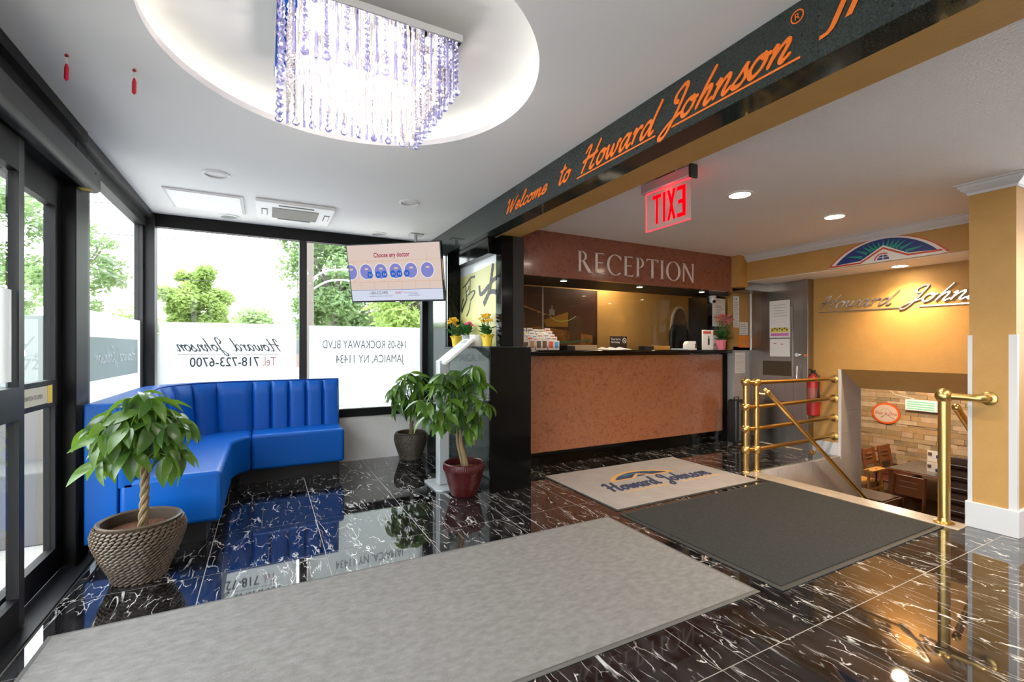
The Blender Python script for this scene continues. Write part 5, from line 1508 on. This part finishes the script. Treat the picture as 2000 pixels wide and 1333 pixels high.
MB().prism([(4.62, ZT), (4.62, ZT + .07), (4.645, ZT + .10), (4.67, ZT + .108), (4.78, ZT + .108), (4.79, ZT + .06), (4.80, ZT)], lambda a, b, c: (a, 4.10 - c, b), -.06, 0).build('body', white_pl, t)
MB().prism([(4.765, ZT + .02), (4.795, ZT + .02), (4.785, ZT + .08), (4.765, ZT + .075)], lambda a, b, c: (a, 4.099 - c, b), 0, .001).build('photo', prs[2], t)
t = thing('paper_stack', 'low stack of white and blue forms on the counter', 'papers', (4.50, 4.12, ZT))
MB().box(4.42, 4.60, 4.06, 4.18, ZT, ZT + .008).build('sheet', M('pale_blue_form', (.30, .42, .62), .7), t)
MB().box(4.43, 4.59, 4.07, 4.17, ZT + .008, ZT + .016).build('sheet', paper, t)
t = thing('counter_sign', 'white counter sign with red banner and toy soldier picture', 'sign', (4.87, 4.0, ZT))
MB().box(4.75, 4.95, 3.975, 3.983, ZT, ZT + .245).build('panel', white_pl, t, bevel=.003)
cfn = lambda a, b, c: (4.75 + a, 3.9745 - c, ZT + b)
mb = MB(); mb.prism([(.015, .20), (.155, .20), (.155, .232), (.015, .232)], cfn, 0, .001); mb.build('red_banner', rd_p, t)
mb = MB(); mb.prism([(.10, .06), (.13, .06), (.13, .14), (.10, .14)], cfn, 0, .001); mb.prism([(.107, .14), (.123, .14), (.123, .17), (.107, .17)], cfn, 0, .001); mb.build('picture', navy, t)
t = thing('counter_sign', 'framed white counter sign behind the pink flower pot', 'sign', (5.12, 4.03, ZT))
MB().box(4.97, 5.245, 4.035, 4.045, ZT, ZT + .25).build('panel', white_pl, t, bevel=.003)
cf2 = lambda a, b, c: (4.97 + a, 4.0345 - c, ZT + b)
MB().prism([(.01, .19), (.235, .19), (.235, .24), (.01, .24)], cf2, 0, .001).build('red_banner', rd_p, t)
text_part('BREAKFAST', .05, lambda a, b, c: cf2(.005 + a, .05 + b, c), black_mat, t, width=.225)
flower_pot('dusty pink kalanchoe in a pink pot on the counter end', 5.08, 3.965, ZT, 'pot', pink_p, .125, .062, fl_dusty, [(rq.uniform(-.13, .13), rq.uniform(-.09, .02), .38 + rq.uniform(-.06, .05)) for _ in range(26)], .032, 46, .11, .065, ymax=4.02)
t = thing('dome_camera', 'white dome security camera under the reception fascia', 'camera', (5.0, 4.03, 1.86))
MB().lathe(5.0, 4.03, [(.045, 1.859), (.05, 1.84), (.045, 1.825), (.001, 1.82)], 24).build('base', white_pl, t, smooth=True)
MB().ball((5.0, 4.03, 1.805), .040, 16, 10).build('ball', white_pl, t, smooth=True)
MB().cyl((4.99, 4.0, 1.79), (4.982, 3.985, 1.783), .018, n=16).build('lens', black_lac, t)

# ---- behind the glass: night picture, mirror, chair
t = thing('night_picture', 'wide framed night picture of a lit bridge on the office wall', 'picture', (2.95, 4.84, 1.22))
nf = lambda a, b, c: (2.0 + a, 4.845 - c, 1.20 + b)
pm_ = lambda n, c: M('night_' + n, tuple(min(1, q * 1.7) for q in c), .35)
MB().prism([(-.03, -.02), (1.80, -.02), (1.80, .74), (-.03, .74)], nf, 0, .02).build('frame', pm_('frame', (.025, .010, .006)), t)
MB().prism([(0, .0), (1.75, .0), (1.75, .72), (0, .72)], nf, .02, .022).build('night_sky', M('night_sky', (.075, .025, .014), .35, var=(3, (.03, .012, .012), 2.5)), t)
MB().prism([(0, .04), (1.72, .04), (1.72, .16), (1.3, .22), (.9, .26), (.5, .20), (0, .30)], nf, .022, .023).build('city_glow', M('night_glow', (.40, .16, .03), .35, var=(14, (.10, .04, .015), 3)), t)
MB().prism([(1.02, .26), (1.34, .26), (1.34, .45), (.98, .34)], nf, .0232, .024).build('amber_glow', pm_('amber', (.20, .10, .012)), t)
for i, (x, w, h, c) in enumerate(((.10, .16, .46, (.16, .09, .03)), (.30, .16, .50, (.15, .08, .06)), (.50, .22, .42, (.06, .028, .014)), (1.36, .18, .40, (.035, .02, .014)))):
    MB().prism([(x, .06), (x + w, .06), (x + w, h), (x, h)], nf, .0235, .0245).build('city_block', pm_('block%d' % i, c), t)
mb = MB(); mb.strip([(0, .70), (.3, .62), (.7, .50), (1.05, .40)], [.035, .03, .022, .012], nf, .0246, .0252); mb.build('bridge_cable', pm_('cable', (.22, .075, .03)), t)
mb = MB(); mb.strip(smooth_path([(1.06, .395), (1.14, .345), (1.24, .33), (1.36, .35), (1.46, .40)], 5), [.008]*21, nf, .0246, .0256); mb.build('light_string', pm_('green_light', (.28, .34, .08)), t)
mb = MB(); mb.prism([(1.06, .40), (1.14, .40), (1.14, .47), (1.06, .47)], nf, .0246, .0252); mb.prism([(1.085, .47), (1.115, .47), (1.10, .54)], nf, .0246, .0252); mb.build('tower', pm_('tower', (.16, .15, .15)), t)
for k in range(10):
    x = .22 + .085*k
    MB().ball(nf(x, .655 - .028*k, .027), .006, 8, 5).build('lamp_dot', pm_('dot', (.40, .36, .14)), t)
MB().prism([(1.2, .05), (1.7, .09), (1.7, .11), (1.2, .075)], nf, .0246, .0252).build('green_strip', pm_('green_strip', (.02, .10, .06)), t)
t = thing('oval_mirror', 'oval mirror with a pale rim on the office wall', 'mirror', (5.30, 4.84, 1.25))
of2 = lambda a, b, c: (5.30 + a, 4.848 - c, 1.50 + b)
MB().prism(arc(0, 0, .17, .30, 0, 360, 36)[:-1], of2, 0, .015).build('rim', M('pale_rim', (.62, .55, .46), .4), t)
MB().prism(arc(.012, 0, .145, .275, 0, 360, 36)[:-1], of2, .015, .017).build('glass', M('dim_mirror', (.25, .22, .2), .05, 1.0), t)
t = thing('office_chair', 'black high backed office chair behind the reception counter', 'chair', (5.22, 4.62, 0))
MB().prism([(-.17, 0), (.17, 0), (.19, .3), (.17, .62), (.12, .72), (-.12, .72), (-.17, .62), (-.19, .3)], lambda a, b, c: (5.22 + a, 4.74 + c, .82 + b), 0, .06).build('backrest', black_mat, t, bevel=.025)
MB().box(5.0, 5.44, 4.47, 4.76, .46, .55).build('seat', black_mat, t, bevel=.03)
MB().cyl((5.22, 4.64, .08), (5.22, 4.64, .46), .03, n=12).build('gas_lift', chrome, t, smooth=True)
for k in range(5):
    a = 2*PI*k/5
    MB().tube([(5.22, 4.64, .09), (5.22 + .22*math.cos(a), 4.64 + .15*math.sin(a), .03)], [.022, .014], 8).build('foot', black_mat, t)
MB().tube([(5.22, 4.70, .50), (5.22, 4.76, .60), (5.22, 4.76, .9)], .018, 8).build('back_stem', black_mat, t)

# ---- dining room furniture (floor at -1.6)
ZF = -1.6
def dining_table(label, x0, x1, y0, y1):
    t = thing('dining_table', label, 'table', ((x0+x1)/2, (y0+y1)/2, ZF))
    MB().box(x0, x1, y0, y1, ZF + .715, ZF + .735).build('edge_band', wood, t, bevel=.004)
    MB().box(x0 + .025, x1 - .025, y0 + .025, y1 - .025, ZF + .735, ZF + .75).build('tabletop', tabletop, t)
    for x in (x0 + .06, x1 - .06):
        for y in (y0 + .06, y1 - .06): MB().box(x - .03, x + .03, y - .03, y + .03, ZF, ZF + .715).build('leg', wood, t)
dining_table('brown edged dining table against the stone wall', 9.42, 10.55, 3.30, 4.08)
dining_table('brown edged dining table nearest the stairs', 7.24, 7.76, 3.16, 4.00)
def dining_chair(label, x, y, rot, mat=None, high=.95):
    m_ = mat or wood
    t = thing('dining_chair', label, 'chair', (x, y, ZF), rot, group='dining room chairs', local=True)
    for a in (-1, 1):
        MB().box(a*.19 - .02, a*.19 + .02, -.20, -.16, 0, .44).build('leg', m_, t)
        MB().tube([(a*.19, .18, 0), (a*.19, .18, .45), (a*.185, .25, high)], .022, 6).build('leg', m_, t)
    MB().box(-.22, .22, -.22, .21, .43, .47).build('seat', M('maroon_seat', (.09, .015, .012), .4), t, bevel=.012)
    bk = MB()
    vs = []
    for z, y_ in ((high - .30, .205), (high - .02, .25)):
        for a in (-1, -.5, 0, .5, 1):
            vs.append((a*.20, y_ + .02*(1 - a*a), z))
    f_ = [(i, i+1, i+6, i+5) for i in range(4)]
    v2 = [(p[0], p[1] + .025, p[2]) for p in vs]
    bk.add(vs + v2, f_ + [tuple(i + 10 for i in q[::-1]) for q in f_] + [(0, 5, 15, 10), (4, 14, 19, 9)] + [(i, 10 + i, 11 + i, 1 + i) for i in range(4)] + [(5 + i, 6 + i, 16 + i, 15 + i) for i in range(4)])
    bp = bk.build('backrest', m_, t, bevel=.006)
    for z in (high - .10, high - .18): MB().box(-.11, .11, .222, .236, z, z + .012).build('slot', M('slot_light', (.30, .14, .06), .4), bp)
    return t
dining_chair('wooden chair behind the far dining table, nearer the stairs', 9.86, 4.30, 0)
dining_chair('wooden chair behind the far dining table, nearer the stone wall', 10.42, 4.30, 0)
dining_chair('wooden chair between the two dining tables, its wide back towards the far one', 8.0, 3.28, -PI/2)
dining_chair('dark wooden chair at the near dining table by the stairs', 7.02, 3.45, PI/2)
t = thing('high_chair', 'yellow pine child high chair at the left of the dining room', 'high chair', (8.95, 4.20, ZF))
for a in (-.2, .2):
    for b, o in ((-.18, -.03), (.18, .03)):
        MB().tube([(8.95 + a*1.15, 4.20 + b*1.2, ZF), (8.95 + a*.95, 4.20 + b*.9, ZF + (1.02 if b > 0 else .80))], .02, 6).build('leg', pine, t)
for z in (.25, .45): 
    for b in (-.2, .2): MB().box(8.75, 9.15, 4.20 + b - .012, 4.20 + b + .012, ZF + z, ZF + z + .04).build('rung', pine, t)
MB().box(8.76, 9.14, 4.03, 4.37, ZF + .55, ZF + .58).build('seat', pine, t)
MB().box(8.74, 9.16, 4.345, 4.37, ZF + .84, ZF + 1.02).build('backrest', pine, t, bevel=.01)
MB().box(8.74, 9.16, 3.96, 4.10, ZF + .76, ZF + .79).build('tray', pine, t, bevel=.006)
MB().box(8.93, 8.97, 4.00, 4.01, ZF + .58, ZF + .80).build('strap', black_mat, t)
t = thing('booth_bench', 'dark brown booth with stacked shiny rolls at the right of dining room', 'booth', (8.1, 2.4, ZF))
vin = M('dark_brown_vinyl', (.07, .038, .026), .22, coat=.4)
for k in range(6): MB().tube([(8.08, 1.85, ZF + .50 + .155*k), (8.08, 2.0, ZF + .50 + .155*k), (8.08, 2.86, ZF + .50 + .155*k), (8.08, 2.88, ZF + .50 + .155*k)], [.05, .082, .082, .06], 16).build('back_roll', vin, t, smooth=True)
MB().box(8.10, 8.22, 1.85, 2.86, ZF, ZF + 1.34).build('back_panel', wood, t)
MB().box(7.55, 8.06, 1.85, 2.86, ZF + .30, ZF + .46).build('seat', vin, t, bevel=.04, seg=3)
MB().box(7.60, 8.06, 1.87, 2.84, ZF, ZF + .30).build('base', wood, t)
t = thing('menu_stand', 'white and blue menu card stand on the far dining table', 'menu stand', (9.72, 3.52, ZF + .75))
for k in range(2):
    MB().box(9.70 + .02*k, 9.71 + .02*k, 3.42, 3.62, ZF + .751 + .17*k, ZF + .91 + .19*k).build('card', paper, t)
    MB().box(9.696 + .02*k, 9.70 + .02*k, 3.56, 3.61, ZF + .82 + .20*k, ZF + .87 + .20*k).build('photo', prs[2], t)
    MB().box(9.696 + .02*k, 9.70 + .02*k, 3.48, 3.505, ZF + .77 + .22*k, ZF + .82 + .22*k).build('blue_mark', M('blue_mark', (.02, .06, .35), .6), t)
t = thing('round_sign', 'round white wall sign with orange rim and red script on stone wall', 'sign', (10.77, 4.65, -.30))
rf = lambda a, b, c: (10.772 - c, 4.652 - a, -.085 + b)
MB().prism(arc(0, 0, .235, .205, 0, 360, 36)[:-1], rf, 0, .02).build('orange_rim', M('orange_rim', (.75, .10, .01), .4), t)
MB().prism(arc(0, 0, .20, .172, 0, 360, 36)[:-1], rf, .02, .022).build('face', M('sign_face', (.66, .50, .40), .5), t)
text_part("Rise 'n Dine", .10, lambda a, b, c: rf(-.185 + a, -.03 + b, .0235), M('sign_red', (.40, .03, .02), .5), t, shear=.3, width=.37)
mb = MB(); mb.strip([(-.02, .0), (.14, -.10)], [.010]*2, rf, .022, .0228); mb.strip([(-.02, -.04), (-.08, -.09)], [.014]*2, rf, .022, .0228); mb.strip(arc(0, .0, .10, .09, 20, 160, 12), [.004]*13, rf, .022, .0228)
mb.build('drawing', M('sign_grey', (.16, .13, .12), .5), t)
t = thing('insect_light', 'white louvred wall light with green glowing tubes on stone wall', 'wall light', (10.72, 4.07, .02))
MB().box(10.68, 10.775, 3.83, 4.31, .03, .235).build('housing', white_pl, t, bevel=.006)
for k in range(4): MB().box(10.672, 10.682, 3.87, 4.28, .055 + .042*k, .078 + .042*k).build('glowing_slot', fluor, t)
MB().tube(smooth_path([(10.77, 4.2, .24), (10.77, 4.35, .27), (10.77, 4.5, .30), (10.77, 4.62, .40)], 5), .006, 6).build('cable', white_pl, t)

# ================================================================ OUTSIDE
gr = struct('ground', MB().box(-60, 60, YB + .14, 90, -.30, -.13).box(-60, XL - .14, -30, YB + .14, -.30, -.13).box(XL - .14, 60, -30, YN - .14, -.30, -.13), concrete, 'pale pavement and road outside the windows')
def tree(label, x, y, zc, rx, rz, n, mat, size, trunk_r=.14, seed=1, lean=0, holes=.0):
    t = thing('tree', label, 'tree', (x, y, -.13))
    r_ = random.Random(seed)
    MB().tube(smooth_path([(x, y, -.13), (x + lean*.3, y, zc*.5), (x + lean, y, zc), (x + lean, y, zc + rz*.6)], 4), [trunk_r*(1 - .05*i) for i in range(13)], 8).build('trunk', tree_bark, t, smooth=True)
    mb = MB()
    for k in range(7):
        a = k * .9 + seed; e = r_.uniform(.2, .9)
        mb.tube([(x + lean*.7, y, zc - rz*.35), (x + lean + rx*.75*math.cos(a)*math.cos(e), y + rx*.75*math.sin(a)*math.cos(e), zc + rz*.7*math.sin(e) - rz*.1)], [trunk_r*.45, trunk_r*.1], 5)
    mb.build('branches', tree_bark, t, smooth=True)
    blobs = []
    for k in range(34):
        u = r_.uniform(-1, 1); a = r_.uniform(0, 2*PI); q = r_.uniform(.45, .95)
        s_ = math.sqrt(1 - u*u)
        blobs.append((x + lean + rx*q*s_*math.cos(a), y + rx*q*s_*math.sin(a), zc + rz*q*u, r_.uniform(.22, .36)))
    vs = []; fs = []
    for i in range(n):
        b = blobs[r_.randrange(len(blobs))]
        g = Vector((r_.gauss(0, 1), r_.gauss(0, 1), r_.gauss(0, .75))).normalized() * (r_.random() ** .4) * b[3] * rx
        c = Vector(b[:3]) + g
        d1 = Vector((r_.gauss(0, 1), r_.gauss(0, 1), r_.gauss(0, .6))).normalized() * size * r_.uniform(.7, 1.3)
        d2 = d1.orthogonal().normalized() * size * .55
        o = len(vs)
        vs += [c - d1, c + d2, c + d1, c - d2]; fs.append((o, o+1, o+2, o+3))
    f_ = MB().add(vs, fs).build('foliage', mat, t, recalc=False); f_['kind'] = 'stuff'
    return t
tree('broad green tree seen through the sliding doors', -8.2, 20.5, 4.3, 2.3, 3.0, 9000, tree_b, .10, seed=2)
tree('green tree with tiered branches seen through the side window', -3.75, 13.6, 2.95, .85, 1.25, 2200, tree_b, .07, seed=5)
tree('round yellow green tree seen through the left back window', -2.75, 25.0, 3.3, 1.4, 1.5, 14000, tree_a, .095, seed=3)
tree('tall loose tree seen through the right back window', 2.0, 17.0, 3.7, 2.0, 2.6, 14000, tree_b, .10, seed=4, lean=.2)
tree('yellow green tree close behind the television', 3.6, 10.5, 2.3, 1.2, 1.0, 4000, tree_a, .07, seed=8, lean=-.5)
tree('low distant tree beside the pale house', -.5, 31.0, 2.3, 1.8, 1.2, 3500, tree_b, .13, seed=6)
tree('low yellow green bush under the round tree', -5.6, 26.0, 1.9, 1.5, .8, 2500, tree_a, .11, seed=9)
def house(label, x0, x1, y0, y1, h, roof=None):
    t = thing('house', label, 'house', ((x0+x1)/2, (y0+y1)/2, -.13))
    MB().box(x0, x1, y0, y1, -.13, h).build('wall', house_pink, t)
    MB().box(x0 - .2, x1 + .2, y0 - .2, y1 + .2, h, h + .18).build('roof_edge', M('roof_brown', (.12, .085, .075), .8), t)
    MB().box(x0 + .4, x0 + .9, y0 + 1, y0 + 1.5, h + .18, h + .7).build('chimney', house_pink, t)
    for k in range(2):
        xx = x0 + (x1 - x0) * (.25 + .4*k)
        MB().box(xx, xx + .9, y0 - .03, y0, .8, min(h - .3, 2.0)).build('window', M('house_glass', (.10, .12, .13), .1), t)
house('low pale brick house beyond the left back window', -2.2, 3.2, 36, 41, 2.6)
house('pale brick house behind the tall loose tree', 2.2, 8.5, 21.5, 26, 2.6)
house('distant red brick house seen through the side window', -14, -9.0, 45, 50, 3.2)
t = thing('utility_pole', 'wooden utility pole with street lamp arms behind the window mullion', 'pole', (1.08, 14.0, -.13))
MB().cyl((1.08, 14.0, -.13), (1.08, 14.0, 7.5), .10, .08, 10).build('pole', tree_bark, t, smooth=True)
for z, k in ((3.35, 1.0), (3.05, .9)):
    MB().tube(smooth_path([(1.1, 14.0, z - .25), (1.5, 13.9, z), (2.1*k, 13.8, z + .06), (2.4*k, 13.75, z + .02)], 5), .03, 8).build('lamp_arm', M('pole_grey', (.22, .22, .23), .5), t, smooth=True)
for k, (z0, z1, y) in enumerate(((3.9, 3.55, 22), (4.6, 4.3, 18), (5.2, 5.0, 17))):
    o = MB().tube([(-30, y + 6, z0 + .2), (-8, y, z0 - .05), (8, y - 3, z1 - .02), (30, y - 6, z1 + .1)], .012, 5).build('power_line', black_mat, None)
    tag(o, ('lowest', 'middle', 'highest')[k] + ' of the power lines crossing outside the windows', 'cable', 'power lines')
t = thing('utility_cabinet', 'grey green utility cabinet seen through the sliding doors', 'cabinet', (-5.25, 15.6, -.13))
MB().box(-5.6, -4.85, 15.5, 16.0, -.13, 2.0).build('body', fence_g, t, bevel=.02)
MB().box(-5.3, -5.15, 15.48, 15.5, 1.0, 1.15).build('label_plate', paper, t)
t = thing('bollard', 'yellow and white bollard beside the utility cabinet', 'bollard', (-4.62, 15.0, -.13))
MB().cyl((-4.62, 15.0, -.13), (-4.62, 15.0, 1.05), .065, n=14).build('yellow_post', bollard_y, t, smooth=True)
MB().cyl((-4.62, 15.0, 1.05), (-4.62, 15.0, 1.75), .065, n=14).build('white_sleeve', M('grey_white', (.28, .28, .28), .6), t, smooth=True)
t = thing('fence', 'low grey green fence beyond the bollard', 'fence', (-6, 17.5, -.13))
for k in range(9): MB().box(-9 + .9*k, -9 + .9*k + .88, 17.5, 17.54, .0, 1.55).build('panel', fence_g, t)
for k in range(10): MB().box(-9.04 + .9*k, -8.96 + .9*k, 17.46, 17.58, -.13, 1.62).build('post', M('fence_post', (.10, .11, .11), .6), t)
t = thing('planter', 'pale concrete planter wall with a ledge outside the sliding doors', 'planter', (-2.6, 5.2, -.13))
MB().box(-4.3, -1.16, 4.75, 5.1, -.13, .80).build('wall', M('pale_concrete', (.145, .13, .115), .9), t, bevel=.01)
MB().box(-4.35, -1.14, 4.25, 4.75, -.13, .36).build('ledge', M('coping', (.10, .094, .085), .9), t, bevel=.01)
